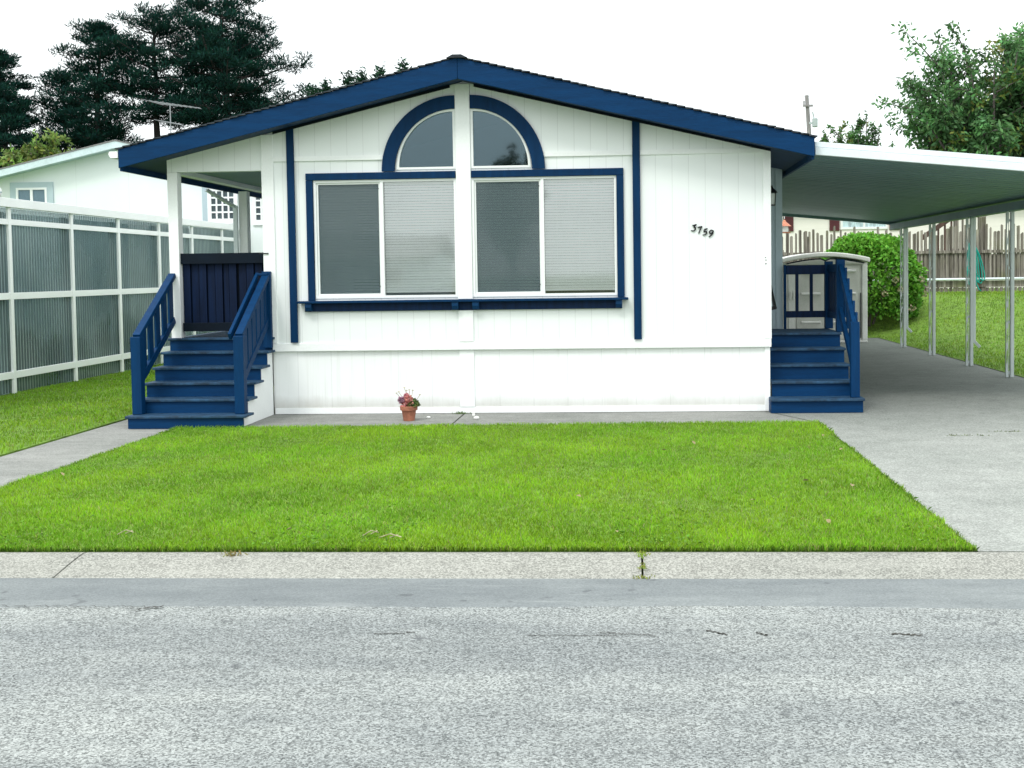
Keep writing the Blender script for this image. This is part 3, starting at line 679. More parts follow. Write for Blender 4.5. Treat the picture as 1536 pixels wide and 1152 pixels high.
# house number: brush-like numerals cut from thin metal
def ribbon(pts, wds, y0, y1, mb):
    pts = [Vector(p) for p in pts]
    fine = []; fw_ = []
    for i in range(len(pts) - 1):
        p0, p1, p2, p3 = pts[max(i - 1, 0)], pts[i], pts[i + 1], pts[min(i + 2, len(pts) - 1)]
        for k in range(5):
            t = k / 5; fine.append(0.5 * ((2 * p1) + (p2 - p0) * t + (2 * p0 - 5 * p1 + 4 * p2 - p3) * t * t + (3 * p1 - p0 - 3 * p2 + p3) * t ** 3)); fw_.append(wds[i] + (wds[i + 1] - wds[i]) * t)
    fine.append(pts[-1]); fw_.append(wds[-1])
    n = len(fine); L_, R_ = [], []
    for i, p in enumerate(fine):
        d = (fine[min(i + 1, n - 1)] - fine[max(i - 1, 0)]).normalized(); q = Vector((-d.y, d.x)) * fw_[i] / 2
        L_.append(p + q); R_.append(p - q)
    vs = [(p.x, yy, p.y) for yy in (y0, y1) for p in L_ + R_]; m_ = 2 * n; fs = []
    for i in range(n - 1):
        fs += [(i, i + 1, n + i + 1, n + i), (m_ + i, m_ + n + i, m_ + n + i + 1, m_ + i + 1), (i, m_ + i, m_ + i + 1, i + 1), (n + i, n + i + 1, m_ + n + i + 1, m_ + n + i)]
    fs += [(0, n, m_ + n, m_), (n - 1, m_ + n - 1, m_ + 2 * n - 1, 2 * n - 1)]
    mb.add(vs, fs)
def zp(u, v):
    p = at(960 + u / 5.758, 280 + v / 5.76, W); return (p.x, p.z)
DG = {'3': [[(452, 334), (468, 334), (487, 326)], [(487, 326), (466, 350), (478, 354), (476, 370), (462, 382), (440, 378)]],
      '7': [[(496, 351), (514, 349), (536, 343)], [(535, 344), (521, 368), (506, 405)]],
      '5': [[(583, 361), (570, 366), (556, 368)], [(557, 368), (551, 389), (568, 385), (576, 398), (566, 413), (541, 417)]],
      '9': [[(630, 380), (614, 376), (600, 390), (606, 404), (622, 398), (634, 380)], [(634, 378), (628, 402), (612, 422), (593, 434)]]}
for dg, strokes in DG.items():
    mb = MB()
    for s in strokes:
        wds = [.007 + .0085 * math.sin(math.pi * (i + .35) / (len(s) - .3)) for i in range(len(s))]
        ribbon([zp(*p) for p in s], wds, W - .016, W - .003, mb)
    o = mb.build('house_number', M['black'], house); o['label'] = 'black slanted metal numeral ' + dg
# small sensor tag on the right corner board, lantern and handrail on the side wall
p = at(1148, 390, W)
mb = MB(); mb.box(p.x - .012, p.x + .014, W - .026, W - .021, p.z - .05, p.z + .04); wt = mb.build('wall_tag', M['white'], house)
for dz, dx in ((.03, .0), (.0, .004), (-.04, .003)): mb = MB(); mb.box(p.x + dx - .006, p.x + dx + .006, W - .03, W - .0265, p.z + dz - .006, p.z + dz + .004); mb.build('screw', M['black'], wt)
mb = MB(); mb.box(XR + .002, XR + .03, 14.16, 14.26, 2.46, 2.66); mb.bar((XR + .03, 14.2, 2.63), (XR + .12, 14.2, 2.66), .02, .02); mb.lathe([(.075, 0), (.055, .03), (.02, .06), (.01, .09)], (XR + .11, 14.2, 2.575), 8); mb.lathe([(.045, 0), (.052, .012)], (XR + .11, 14.2, 2.42), 8)
for j in range(4):
    a = math.pi / 4 + j * math.pi / 2; mb.tube([(XR + .11 + .05 * math.cos(a), 14.2 + .05 * math.sin(a), 2.43), (XR + .11 + .062 * math.cos(a), 14.2 + .062 * math.sin(a), 2.58)], .006, 5)
lamp = mb.build('wall_lamp', M['black'], house)
mb = MB(); mb.lathe([(.036, 0), (.048, .13)], (XR + .11, 14.2, 2.435), 8); mb.build('lamp_glass', M['lamp_glass'], lamp)
mb = MB(); hx = XR + .10
mb.tube([(hx, 15.0, 1.72), (hx, 14.6, 1.60), (hx + .01, 13.95, 1.20), (hx + .01, 13.9, 1.185), (hx - .03, 13.86, 1.18), (XR, 13.86, 1.18)], .02, 8); mb.tube([(hx, 14.7, 1.62), (XR, 14.7, 1.58)], .012, 6)
mb.build('wall_handrail', M['black'], house, smooth=True)

# ------------------------------------------------------------------ left steps
ST = empty('porch_steps', (-4.88, 12.2, 0), 'blue wooden steps with two railings rising to the gated porch on the left', 'steps')
SX0, SX1 = -5.50, -4.225
NZ = [.925, .775, .615, .46, .30, .145]; RY = [13.37, 13.16, 12.92, 12.68, 12.44, 12.20]
for i, (z, y) in enumerate(zip(NZ, RY)):
    back = y + .27 if i else y + .03
    zl = NZ[i + 1] if i < 5 else 0.004
    x0 = SX0 if i < 5 else SX0 - .012; x1 = SX1 - .035 if i < 5 else SX1
    mb = MB(); mb.box(x0 - .012, x1 + .03, y - .03, back if i else y + .02, z - .028, z); mb.build('tread', M['tread'] if i else M['tread'], ST, bevel=.006)
    mb = MB(); mb.box(x0 + .01, x1, y, y + .022, zl + .0005, z - .029); mb.build('riser', M['blue_fascia'], ST)
def saw(x0, x1, mat):
    pts = [(W - .003, .004), (12.226, .004)]
    for i in range(5, 0, -1): pts += [(RY[i] + .024, NZ[i] - .03)] + [(RY[i - 1] + .024, NZ[i] - .03)]
    pts[-1] = (W - .003, NZ[1] - .03)
    mb = MB(); mb.prism(pts, 'X', x0, x1); return mb.build('side_panel', M[mat], ST)
saw(SX1 - .075, SX1 - .045, 'white')
saw(SX0 + .015, SX0 + .035, 'navy')
def railing(x, y0, y1, z0, sl, label, inner=None, parent=ST, zn=.146, low=.53, bal=5, wb=.12, nosing=None):
    """newel, sloping top and lower rails, flat pointed balusters, in the Y-Z plane at x"""
    mb = MB(); mb.box(x - .055, x + .055, y0 - .055, y0 + .055, zn, z0); mb.build('newel_post', M['blue_post'], parent, bevel=.008)
    zt = lambda y: z0 + (y - y0) * sl
    mb = MB(); mb.bar((x, y0 - .01, zt(y0) + .0), (x, y1, zt(y1)), .085, .055); tr = mb.build('handrail', M['blue_fascia'], parent, bevel=.006)
    mb = MB(); mb.bar((x, y0 + .056, zt(y0 + .056) - low), (x, y1, zt(y1) - low), .045, .085); mb.build('lower_rail', M['blue_fascia'], parent, bevel=.005)
    for k in range(bal):
        y = y0 + .16 + (y1 - y0 - .24) * k / (bal - 1); h = wb / 2
        mb = MB(); a, b = y - h, y + h
        mb.prism([(a, zt(a) - low + .0), (b, zt(b) - low + .0), (b, zt(b) - .03), (a, zt(a) - .03)], 'X', x - .012, x + .012); mb.build('baluster', M['blue_post'], parent, bevel=.003)
    if inner:
        mb = MB(); mb.bar((inner, y0 - .02, zt(y0) - .01), (inner, y1 - .03, zt(y1) - .01), .035, .08); mb.bar((inner, y1 - .05, zt(y1) - .0), (x + .03, y1 - .05, zt(y1) + .0), .05, .03); mb.build('grab_rail', M['blue_fascia'], parent, bevel=.005)
railing(-5.445, 12.36, 13.385, 1.0, .655, '')
railing(-4.30, 12.36, 13.36, 1.0, .665, '', inner=-4.40, bal=6)
mb = MB(); mb.box(-4.35, -4.25, W - .085, W - .022, .8, 1.70); mb.build('newel_post', M['blue_post'], ST, bevel=.006)

# ------------------------------------------------------------------ right steps
SR = empty('side_steps', (2.1, 13.2, 0), 'blue wooden steps and railed landing beside the carport on the right', 'steps')
NZ2 = [.868, .695, .52, .345, .17]; RY2 = [14.20, 13.95, 13.70, 13.45, 13.20]; XE = [2.535, 2.54, 2.545, 2.55, 2.615]
for i, (z, y, xe) in enumerate(zip(NZ2, RY2, XE)):
    zl = NZ2[i + 1] if i < 4 else .005
    x0 = XR + .006 if i < 4 else XR - .03
    y1 = y + .28 if i else 15.16
    mb = MB(); mb.box(x0, xe, y - .03 if i < 4 else y - .04, y1, z - .03, z); mb.build('tread' if i else 'landing', M['tread'], SR, bevel=.006)
    mb = MB(); mb.box(x0 + .004, xe - .015, y, y + .022, zl + .0005, z - .031); mb.build('riser', M['blue_fascia'], SR)
mb = MB(); mb.box(XR - .03, 2.60, 13.225, 13.44, .004, .139); mb.build('bottom_box', M['blue_fascia'], SR)
pts = [(15.1, .01), (13.46, .01)]
for i in range(3, -1, -1): pts += [(RY2[i] + .024, NZ2[i + 1] - .032), (RY2[i] + .024, NZ2[i] - .032)]
pts += [(15.1, .836)]
mb = MB(); mb.prism(pts, 'X', 2.47, 2.50); mb.build('side_panel', M['blue'], SR)
def post(x0, x1, y0, y1, z0, z1, name='newel_post'):
    mb = MB(); mb.box(x0, x1, y0, y1, z0, z1); return mb.build(name, M['blue_post'], SR, bevel=.006)
post(2.475, 2.575, 13.25, 13.35, .171, 1.035)
post(2.485, 2.585, 14.22, 14.32, .869, 1.755)
post(2.485, 2.585, 15.06, 15.155, .869, 1.74)
post(1.956, 1.99, 15.08, 15.14, .869, 1.70)
mb = MB(); mb.box(1.99, 2.485, 15.07, 15.12, 1.575, 1.695); mb.build('top_rail', M['deep_blue'], SR, bevel=.004)
mb = MB(); mb.box(1.99, 2.485, 15.07, 15.12, 1.015, 1.10); mb.build('lower_rail', M['deep_blue'], SR, bevel=.004)
for x in (2.125, 2.31):
    mb = MB(); mb.box(x - .02, x + .02, 15.08, 15.11, 1.1, 1.575); mb.build('baluster', M['deep_blue'], SR)
mb = MB(); mb.box(2.51, 2.56, 14.32, 15.06, 1.60, 1.70); mb.build('top_rail', M['blue_fascia'], SR, bevel=.004)
mb = MB(); mb.box(2.51, 2.56, 14.32, 15.06, 1.02, 1.10); mb.build('lower_rail', M['blue_fascia'], SR, bevel=.004)
for k in range(6):
    y = 14.40 + k * .115; mb = MB(); mb.box(2.524, 2.546, y, y + .085, 1.10, 1.60); mb.build('baluster', M['deep_blue'], SR)
# sloping side rail with boards whose tops step down
sl2 = (1.66 - .98) / (14.22 - 13.35)
zt = lambda y: .98 + (y - 13.35) * sl2
mb = MB(); mb.bar((2.53, 13.33, zt(13.33)), (2.53, 14.225, zt(14.225)), .05, .10); mb.build('handrail', M['blue_fascia'], SR, bevel=.005)
mb = MB(); mb.bar((2.53, 13.35, zt(13.35) - .52), (2.53, 14.22, zt(14.22) - .52), .045, .085); mb.build('lower_rail', M['blue_fascia'], SR, bevel=.005)
for k in range(5):
    y = 13.42 + k * .165
    mb = MB(); mb.prism([(y, zt(y) - .50), (y + .09, zt(y + .09) - .50), (y + .09, zt(y + .09) - .0), (y + .09, zt(y + .09) + .035), (y, zt(y + .09) + .035)], 'X', 2.556, 2.585); mb.build('baluster', M['blue_post'], SR, bevel=.003)

# ------------------------------------------------------------------ carport
CP = empty('carport', (5.56, 17.3, 0), 'long white aluminium carport roof on slim double posts right of the house', 'carport')
CX0, CX1, CY0, CY1 = 2.06, 5.80, 13.15, 25.0
def cz(x): return 2.925 - .0975 * (x - CX0)
mb = MB(); ys = []; y = CY0 + .06
vs = []; pt = []
while y < CY1 - .02:       # ribbed pans: flats with narrow raised ribs
    pt += [(y, 0.0), (y + .20, 0.0), (y + .212, .05), (y + .24, .05), (y + .252, 0.0)]; y += .2521
k = len(pt)
for x in (CX0, CX1): vs += [(x, a, cz(x) + b + .03) for a, b in pt]
mb.add(vs, [(i, i + 1, k + i + 1, k + i) for i in range(k - 1)])
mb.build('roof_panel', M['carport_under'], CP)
mb = MB(); mb.prism([(CX0, cz(CX0) + .075), (CX1, cz(CX1) + .075), (CX1, cz(CX1) + .09), (CX0, cz(CX0) + .09)], 'Y', CY0 + .03, CY1); mb.build('roof_skin', M['alu_white'], CP)
def slopeband(name, lo, hi, y0, y1, mat):
    mb = MB(); mb.prism([(CX0, cz(CX0) + lo), (CX1, cz(CX1) + lo), (CX1, cz(CX1) + hi), (CX0, cz(CX0) + hi)], 'Y', y0, y1); return mb.build(name, M[mat], CP, bevel=.004)
slopeband('front_fascia', 0.0, .085, CY0 - .03, CY0 + .028, 'alu_white')
slopeband('front_fascia', .091, .15, CY0 - .008, CY0 + .028, 'alu_white')
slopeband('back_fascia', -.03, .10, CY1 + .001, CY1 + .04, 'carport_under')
mb = MB(); mb.box(5.50, 5.64, CY0 + .03, CY1 + .0, cz(5.64) - .125, cz(5.64) - .002); mb.build('side_beam', M['carport_under'], CP)  # darker underside tone paints the beam's shade
mb = MB(); mb.box(CX1 + .001, CX1 + .05, CY0, CY1, cz(CX1) - .02, cz(CX1) + .16); mb.build('eave_gutter', M['alu_white'], CP)
zt_ = cz(5.64) - .127
def slotted():
    hl = []; z = .18
    while z < zt_ - .35:
        e = []
        for i in range(16):
            a = 2 * math.pi * i / 16; e.append((5.519 + .011 * math.cos(a) + .004 * math.sin(a), z + .13 + .12 * math.sin(a)))
        hl.append(e); z += .31
    return hl
posts = []
for j, y in enumerate((17.33, 19.37, 21.75, 24.05, 15.2, 13.45)):
    if j == 0:
        p0 = plate('post', rc(5.50, 5.538, .004, zt_), slotted(), y - .004, y + .004, M['alu'], CP)
        mb = MB(); mb.box(5.565, 5.612, y - .03, y + .03, .004, zt_); p1 = mb.build('channel', M['alu'], p0, bevel=.003)
        mb = MB(); mb.box(5.562, 5.5645, y - .028, y + .028, .004, zt_); mb.box(5.4975, 5.5005, y - .02, y + .02, .004, zt_); p2 = mb.build('flange', M['alu'], p0)
        mb = MB()
        for z in (.05, .8, 1.6, 2.3): mb.box(5.539, 5.561, y - .006, y + .006, z, z + .04)
        p3 = mb.build('spacer', M['alu'], p0)
        kids = [p1, p2, p3]; ybase = y; cur = p0
    else:
        cur = p0.copy(); col.objects.link(cur); cur.location = (0, y - ybase, 0)
        for q in kids:
            c = q.copy(); col.objects.link(c); c.parent = cur
    if j in (1, 3):
        mb = MB(); mb.bar((5.635, y, zt_), (5.635, y, .40), .035, .045); mb.bar((5.635, y, .41), (5.72, y - .03, .31), .04, .045)
        d = mb.build('downspout', M['alu'], CP)

# ------------------------------------------------------------------ things in front of the house
pc = (-2.53, 12.78, 0.0)
pot = empty('flower_pot', pc, 'small terracotta pot of pink flowers on the walk before the white wall', 'plant pot')
mb = MB(); mb.lathe([(.062, .0), (.083, .125), (.083, .126), (.0, .126)][:3], (pc[0], pc[1], .002), 24); mb.build('pot', M['terracotta'], pot, smooth=False)
mb = MB(); mb.lathe([(.085, .118), (.098, .12), (.1, .165), (.09, .167), (.088, .14)], (pc[0], pc[1], .002), 24); mb.build('rim', M['terracotta'], pot)
mb = MB(); mb.lathe([(.087, .138), (.087, .15)], (pc[0], pc[1], .002), 20); mb.build('soil', M['soil'], pot)
N = 420; th = rng.uniform(0, 2 * np.pi, N); ph = rng.uniform(0, .5 * np.pi, N); rr = .085 * rng.random(N) ** .33
C = np.stack([pc[0] + .045 + rr * np.cos(th) * np.cos(ph) * 1.0, pc[1] + rr * np.sin(th) * np.cos(ph), .165 + rr * np.sin(ph)], 1)
link('leaves', leaves_mesh('leaves', C, rng.normal(size=(N, 3)) + [0, 0, .6], .035, .02, vary((.09, .13, .035), N, .4, .2)), M['leaf'], pot)
for cx, cz_, r_, cc in ((-.035, .185, .055, (.75, .28, .27)), (-.075, .235, .045, (.42, .24, .32)), (.0, .245, .05, (.72, .30, .28)), (.03, .20, .04, (.8, .42, .35)), (-.02, .28, .03, (.7, .3, .33))):
    N = 150; D = unit(rng.normal(size=(N, 3))); C = np.array([pc[0] + cx, pc[1] - .03, cz_]) + D * r_ * rng.uniform(.5, 1, (N, 1))
    link('flower_head', leaves_mesh('flower_head', C, D + .8 * rng.normal(size=(N, 3)), .026, .022, vary(cc, N, .25, .1)), M['petal'], pot)
mb = MB()
for a, b in (((-.05, .2), (-.135, .31)), ((-.04, .2), (-.11, .325)), ((-.02, .25), (-.045, .37)), ((.0, .25), (.01, .345)), ((.02, .25), (.05, .34)), ((.05, .2), (.13, .29)), ((-.03, .25), (-.02, .34)), ((-.06, .19), (-.115, .24))):
    mb.tube([(pc[0] + a[0], pc[1], a[1]), (pc[0] + (a[0] + b[0]) / 2 + .006, pc[1], (a[1] + b[1]) / 2), (pc[0] + b[0], pc[1] - .01, b[1])], .0028, 5)
    if b[1] > .28: mb.lathe([(.002, 0), (.013, .004), (.011, .01)], (pc[0] + b[0], pc[1] - .01, b[1] - .002), 7)
mb.build('stem', M['twig'], pot)
# white bits on the walk
mb = MB(); mb.lathe([(.02, 0), (.026, .008), (.02, .018), (.006, .022)], (-2.345, 12.98, .002), 9)
tag(mb.build('white_pebble', M['paper'], base=(-2.345, 12.98, 0), smooth=True), 'small white pebble on the walk right of the flower pot', 'pebble')
fig = empty('white_figurine', (-1.785, 12.83, 0), 'tiny white animal shaped ornament on the walk right of the joint', 'ornament')
def blob(mb, c, r):
    bm = bmesh.new(); bmesh.ops.create_icosphere(bm, subdivisions=2, radius=1.0)
    mb.add([(c[0] + v.co.x * r[0], c[1] + v.co.y * r[1], c[2] + v.co.z * r[2]) for v in bm.verts], [[v.index for v in f.verts] for f in bm.faces]); bm.free()
mb = MB(); blob(mb, (-1.775, 12.83, .022), (.034, .018, .02)); mb.build('body', M['paper'], fig, smooth=True)
mb = MB(); blob(mb, (-1.805, 12.825, .052), (.016, .013, .015)); mb.build('head', M['paper'], fig, smooth=True)
for dx in (-.008, .008):
    mb = MB(); mb.lathe([(.005, 0), (.006, .012), (.001, .026)], (-1.805 + dx, 12.825, .062), 6); mb.build('ear', M['paper'], fig)

def tuft(name, base, n, spread, h, label, cat, group=None, cc=(.09, .17, .03), wide=.008, up_=.35):
    P = np.array(base)[None] + rng.normal(size=(n, 3)) * np.array(spread)[None]; P[:, 2] = base[2]
    D = rng.normal(size=(n, 3)) * .8 + [0, 0, up_]; D = unit(D)
    C = P + D * h * rng.uniform(.2, .6, (n, 1)); C[:, 2] = np.maximum(C[:, 2], base[2] + .004)
    o = link(name, leaves_mesh(name, C, D, h * rng.uniform(.6, 1.1, n), wide, vary(cc, n, .35, .15)), M['leaf'], base=base)
    return tag(o, label, cat, group)
tuft('weed', (-2.03, 13.375, .0), 70, (.05, .012, 0), .04, 'low green weed at the wall foot beside the walk joint', 'weed')
tuft('weed', (.036, 6.63, .0), 60, (.016, .035, 0), .035, 'green weed growing in the top of the curb joint by the lawn', 'weed', cc=(.24, .32, .05))
tuft('weed', (.04, 6.44, -.02), 45, (.010, .05, 0), .025, 'green weed halfway down the curb joint', 'weed', cc=(.24, .30, .06))
tuft('weed', (.03, 6.30, -.043), 40, (.03, .012, 0), .024, 'small green weed at the foot of the curb joint', 'weed', cc=(.24, .28, .06))
tuft('weed', (-2.38, 6.63, .0), 60, (.03, .02, 0), .04, 'dry yellowish weed on the curb left of the middle', 'weed', cc=(.25, .22, .07))
for i, (x, y) in enumerate(((3.75, 11.6), (3.2, 11.35))):
    tuft('weed', (x, y, .002), 40, (.10, .012, 0), .025, ('longer' if i else 'shorter') + ' green weed sprouting in a driveway crack', 'weed', cc=(.12, .16, .06))
# fallen leaves and cut twigs on the lawn
def on_ground(px, py, z=0.03):
    v = cam_rot @ Vector(((px - PPX) / FPX, 1, -(py - PPY) / FPX)); return v * ((z - EYE.z) / v.z) + EYE
lf = None
for i, (px, py, s) in enumerate(((1040, 664, .05), (996, 675, .05), (1262, 674, .055), (1118, 671, .05), (1208, 721, .06), (1278, 728, .06), (1243, 782, .05), (1235, 653, .04), (925, 797, .035), (93, 711, .05), (434, 794, .05), (868, 744, .04), (1130, 750, .05))):
    p = on_ground(px, py, .045)
    if lf is None:
        vs = [(-.5, 0, 0), (-.2, .28, .1), (.2, .25, .16), (.5, 0, .05), (.2, -.25, .12), (-.2, -.3, .2), (0, 0, .0)]
        mb = MB(); mb.add(vs, [(6, 0, 1), (6, 1, 2), (6, 2, 3), (6, 3, 4), (6, 4, 5), (6, 5, 0)]); lf = mb.build('dead_leaf', M['tan_leaf']); o = lf
    else:
        o = lf.copy(); col.objects.link(o)
    o.location = p; o.scale = (s, s, s); o.rotation_euler = (random.uniform(-.6, .6), random.uniform(-.6, .6), random.uniform(0, 6.28))
    tag(o, 'curled brown dead leaf lying on the front lawn', 'leaf', 'dead leaves on the front lawn')
for i, (px, py, lbl) in enumerate(((556, 801, 'pale broken twig in the lawn near the curb left of the middle'), (585, 806, 'thin pale twig in the lawn right beside another twig near the curb'), (188, 800, 'short pale twig in the lawn near the left end of the curb'))):
    p = on_ground(px, py, .04); mb = MB()
    a = random.uniform(-.5, .5); d = Vector((math.cos(a), math.sin(a), .1)); s = .05 if i != 1 else .08
    mb.tube([p - d * s, p + Vector((0, .01, .02)), p + d * s], .003, 5); mb.tube([p, p + d * s * .5 + Vector((0.01, .03, .01))], .0025, 5)
    tag(mb.build('twig', M['twig'], base=p), lbl, 'twig')
# cracks and dirt in the road and the walk joint
def crack(name, pts, wd, z):
    mb = MB(); vs = []; n = len(pts)
    for x, y in pts: q = wd * random.uniform(.3, 1); vs += [(x, y - q, z), (x, y + q, z)]
    mb.add(vs, [(2 * i, 2 * i + 2, 2 * i + 3, 2 * i + 1) for i in range(n - 1)]); return struct(mb.build(name, M['crack']))
def cline(p0, p1, z, n=40, j=.012):
    a, b = on_ground(*p0, z), on_ground(*p1, z); return [(a.x + (b.x - a.x) * i / n + random.uniform(-.01, .01), a.y + (b.y - a.y) * i / n + random.uniform(-j, j)) for i in range(n + 1)]
crack('road_crack', cline((790, 954), (925, 954), -.05, 50, .008), .0035, -.0465)
crack('road_crack', cline((900, 950), (985, 955), -.05, 30, .015), .006, -.0445)
crack('road_crack', cline((1060, 947), (1090, 952), -.05, 12), .010, -.0465)
crack('road_crack', cline((1335, 951), (1385, 954), -.05, 16), .010, -.0465)
crack('road_crack', cline((1135, 950), (1150, 953), -.05, 12), .009, -.0465)
crack('road_crack', cline((0, 911), (240, 912), -.05, 50, .02), .004, -.0415)
crack('road_crack', cline((200, 917), (248, 911), -.05, 20), .012, -.0415)
crack('road_crack', cline((560, 952), (620, 950), -.05, 20), .006, -.0465)
crack('walk_joint', [(-1.9925, 12.3 + i * .1) for i in range(12)], .011, .003)
crack('walk_joint', [(1.98 - (i / 12) * .48, 12.36 + i / 12 * 1.1) for i in range(13)], .009, .004)

# ------------------------------------------------------------------ resin shed
sx0, sx1, sy = 3.29, 5.19, 25.75
SH = empty('storage_shed', ((sx0 + sx1) / 2, sy, 0), 'grey plastic garden shed with an arched lid behind the side steps', 'shed')
mb = MB(); mb.box(sx0 + .04, sx1 - .04, sy + .02, sy + 1.35, .03, 1.76); mb.build('body', M['resin'], SH, bevel=.02)
mb = MB(); mb.box(sx0 + .02, sx1 - .02, sy - .02, sy + 1.37, .003, .05); mb.build('base', M['resin_light'], SH, bevel=.01)
for x0, x1 in ((sx0 + .02, sx0 + .12), (sx1 - .14, sx1 - .02)):
    mb = MB(); mb.box(x0, x1, sy - .012, sy + .08, .052, 1.78); mb.build('corner_post', M['resin_light'], SH, bevel=.015)
for x0, x1 in ((sx0 + .33, 4.22), (4.235, sx1 - .20)):
    mb = MB(); mb.box(x0, x1, sy - .006, sy + .019, .08, 1.70); d = mb.build('door', M['resin'], SH, bevel=.008)
    for z in (.42, .62, 1.05, 1.10, 1.55):
        if z == 1.10: continue
        mb = MB(); mb.prism([(sy - .007, z), (sy - .05, z + .02), (sy - .05, z + .05), (sy - .007, z + .07)], 'X', x0 + .1, x1 - .08); mb.build('rib', M['resin_light'], d, bevel=.006)
mb = MB(); mb.box(sx1 - .18, sx1 - .165, sy - .03, sy - .006, .1, 1.1); mb.build('hinge', M['navy'], SH)
mb = MB(); mb.box(sx0 + .15, sx0 + .3, sy - .004, sy + .019, .1, 1.7)
for x in (sx0 + .18, sx0 + .25): mb.box(x, x + .03, sy - .05, sy - .004, .95, 1.15)
mb.build('side_louvre', M['resin_light'], SH, bevel=.01)
n = 16; topp = [(sx0 - .03 + (sx1 - sx0 + .06) * i / n, 1.87 + .135 * math.sin(math.pi * i / n) ** .9) for i in range(n + 1)]
mb = MB(); mb.prism(topp + [(x, z - .1) for x, z in reversed(topp)], 'Y', sy - .06, sy + 1.42); mb.build('lid', M['resin_light'], SH, bevel=.02)
mid = [(sx0 + .1 + (sx1 - sx0 - .2) * i / n, 1.77 + .105 * math.sin(math.pi * i / n) ** .9 - (.045 if i == n // 2 else 0)) for i in range(n + 1)]
mb = MB(); mb.prism(mid + [(x, z - .03) for x, z in reversed(mid)], 'Y', sy - .08, sy - .062); mb.build('lid_lip', M['navy'], SH)
mb = MB(); mb.prism([(x, min(z, 9)) for x, z in mid] + [(sx1 - .1, 1.74), (sx0 + .1, 1.74)], 'Y', sy - .03, sy + .02); mb.build('gable', M['resin'], SH)

# ------------------------------------------------------------------ bird feeder on a white pole
fp = (3.62, 27.75, float(lawn_z(np.float64(3.62), np.float64(27.75))))
BF = empty('bird_feeder', fp, 'copper coloured bird feeder on a white pole behind the shed', 'bird feeder')
mb = MB(); mb.tube([(fp[0] - .09, fp[1] + .05, fp[2]), (fp[0] - .09, fp[1] + .05, 3.1)], .022, 8); mb.tube([(fp[0] - .09, fp[1] + .05, 3.08), (fp[0], fp[1], 3.08), (fp[0], fp[1], 2.84)], .008, 6); mb.build('pole', M['alu_white'], BF)
mb = MB(); mb.lathe([(.17, 0), (.05, .1), (.012, .16)], (fp[0], fp[1], 2.66), 12); mb.build('roof', M['copper'], BF)
mb = MB(); mb.lathe([(.09, 0), (.09, .13)], (fp[0], fp[1], 2.53), 10); mb.build('seed_tube', M['lamp_glass'], BF)
mb = MB(); mb.lathe([(.14, 0), (.15, .02)], (fp[0], fp[1], 2.50), 12); mb.build('tray', M['copper'], BF)

# ------------------------------------------------------------------ hydrangea bush
bc = np.array([5.72, 28.45, 1.15]); br = np.array([1.34, .95, 1.33])
bz0 = float(lawn_z(np.float64(bc[0]), np.float64(bc[1])))
BU = empty('hydrangea_bush', (bc[0], bc[1], bz0 - .05), 'rounded green hydrangea bush with faded pinkish flower heads behind the shed', 'bush')
mb = MB()
for i in range(14):
    a = random.uniform(0, 6.28); r = random.uniform(.5, .85)
    mb.tube([(bc[0] + .1 * math.cos(a), bc[1] + .1 * math.sin(a), bz0 - .05), (bc[0] + r * .6 * math.cos(a), bc[1] + r * .4 * math.sin(a), 1.0), (bc[0] + r * br[0] * math.cos(a), bc[1] + r * br[1] * math.sin(a), 1.5)], [.03, .02, .008], 6)
mb.build('stems', M['bark_grey'], BU)
def ell_leaves(N, inner):
    D = unit(rng.normal(size=(N, 3))); D[:, 2] = np.where(D[:, 2] < -.55, -D[:, 2], D[:, 2])
    lump = 1 + .06 * np.sin(D[:, 0] * 7 + 1) * np.sin(D[:, 2] * 6 + D[:, 1] * 5) + .05 * np.sin(D[:, 0] * 15) * np.sin(D[:, 1] * 13 + D[:, 2] * 11)
    r = np.clip(1 - np.abs(rng.normal(0, .11, N)), inner, 1.03) * lump
    return D, bc + D * br * r[:, None], r
D, C, r = ell_leaves(15000, .35); k = C[:, 2] > lawn_z(C[:, 0], C[:, 1]) + .02; D, C, r = D[k], C[k], r[k]
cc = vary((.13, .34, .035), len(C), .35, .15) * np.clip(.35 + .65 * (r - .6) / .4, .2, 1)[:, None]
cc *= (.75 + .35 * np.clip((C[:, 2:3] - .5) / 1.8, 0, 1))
link('foliage', leaves_mesh('foliage', C, D + rng.normal(size=D.shape) * .8 + [0, 0, -.2], .11, .07, cc), M['leaf'], BU)
hp = []
while len(hp) < 6:
    d = unit(rng.normal(size=(1, 3)))[0]; q = bc + d * br * 1.0
    if d[1] < -.05 and q[2] < 1.65 and q[0] > 5.6 and q[2] > .6: hp.append(q)
for q in hp:
    N = 42; D = unit(rng.normal(size=(N, 3))); C = q + D * np.array([.1, .08, .08]) * rng.uniform(.6, 1, (N, 1))
    link('flower_head', leaves_mesh('flower_head', C, D + rng.normal(size=D.shape), .05, .045, vary((.36, .34, .20), N, .35, .15)), M['petal'], BU)

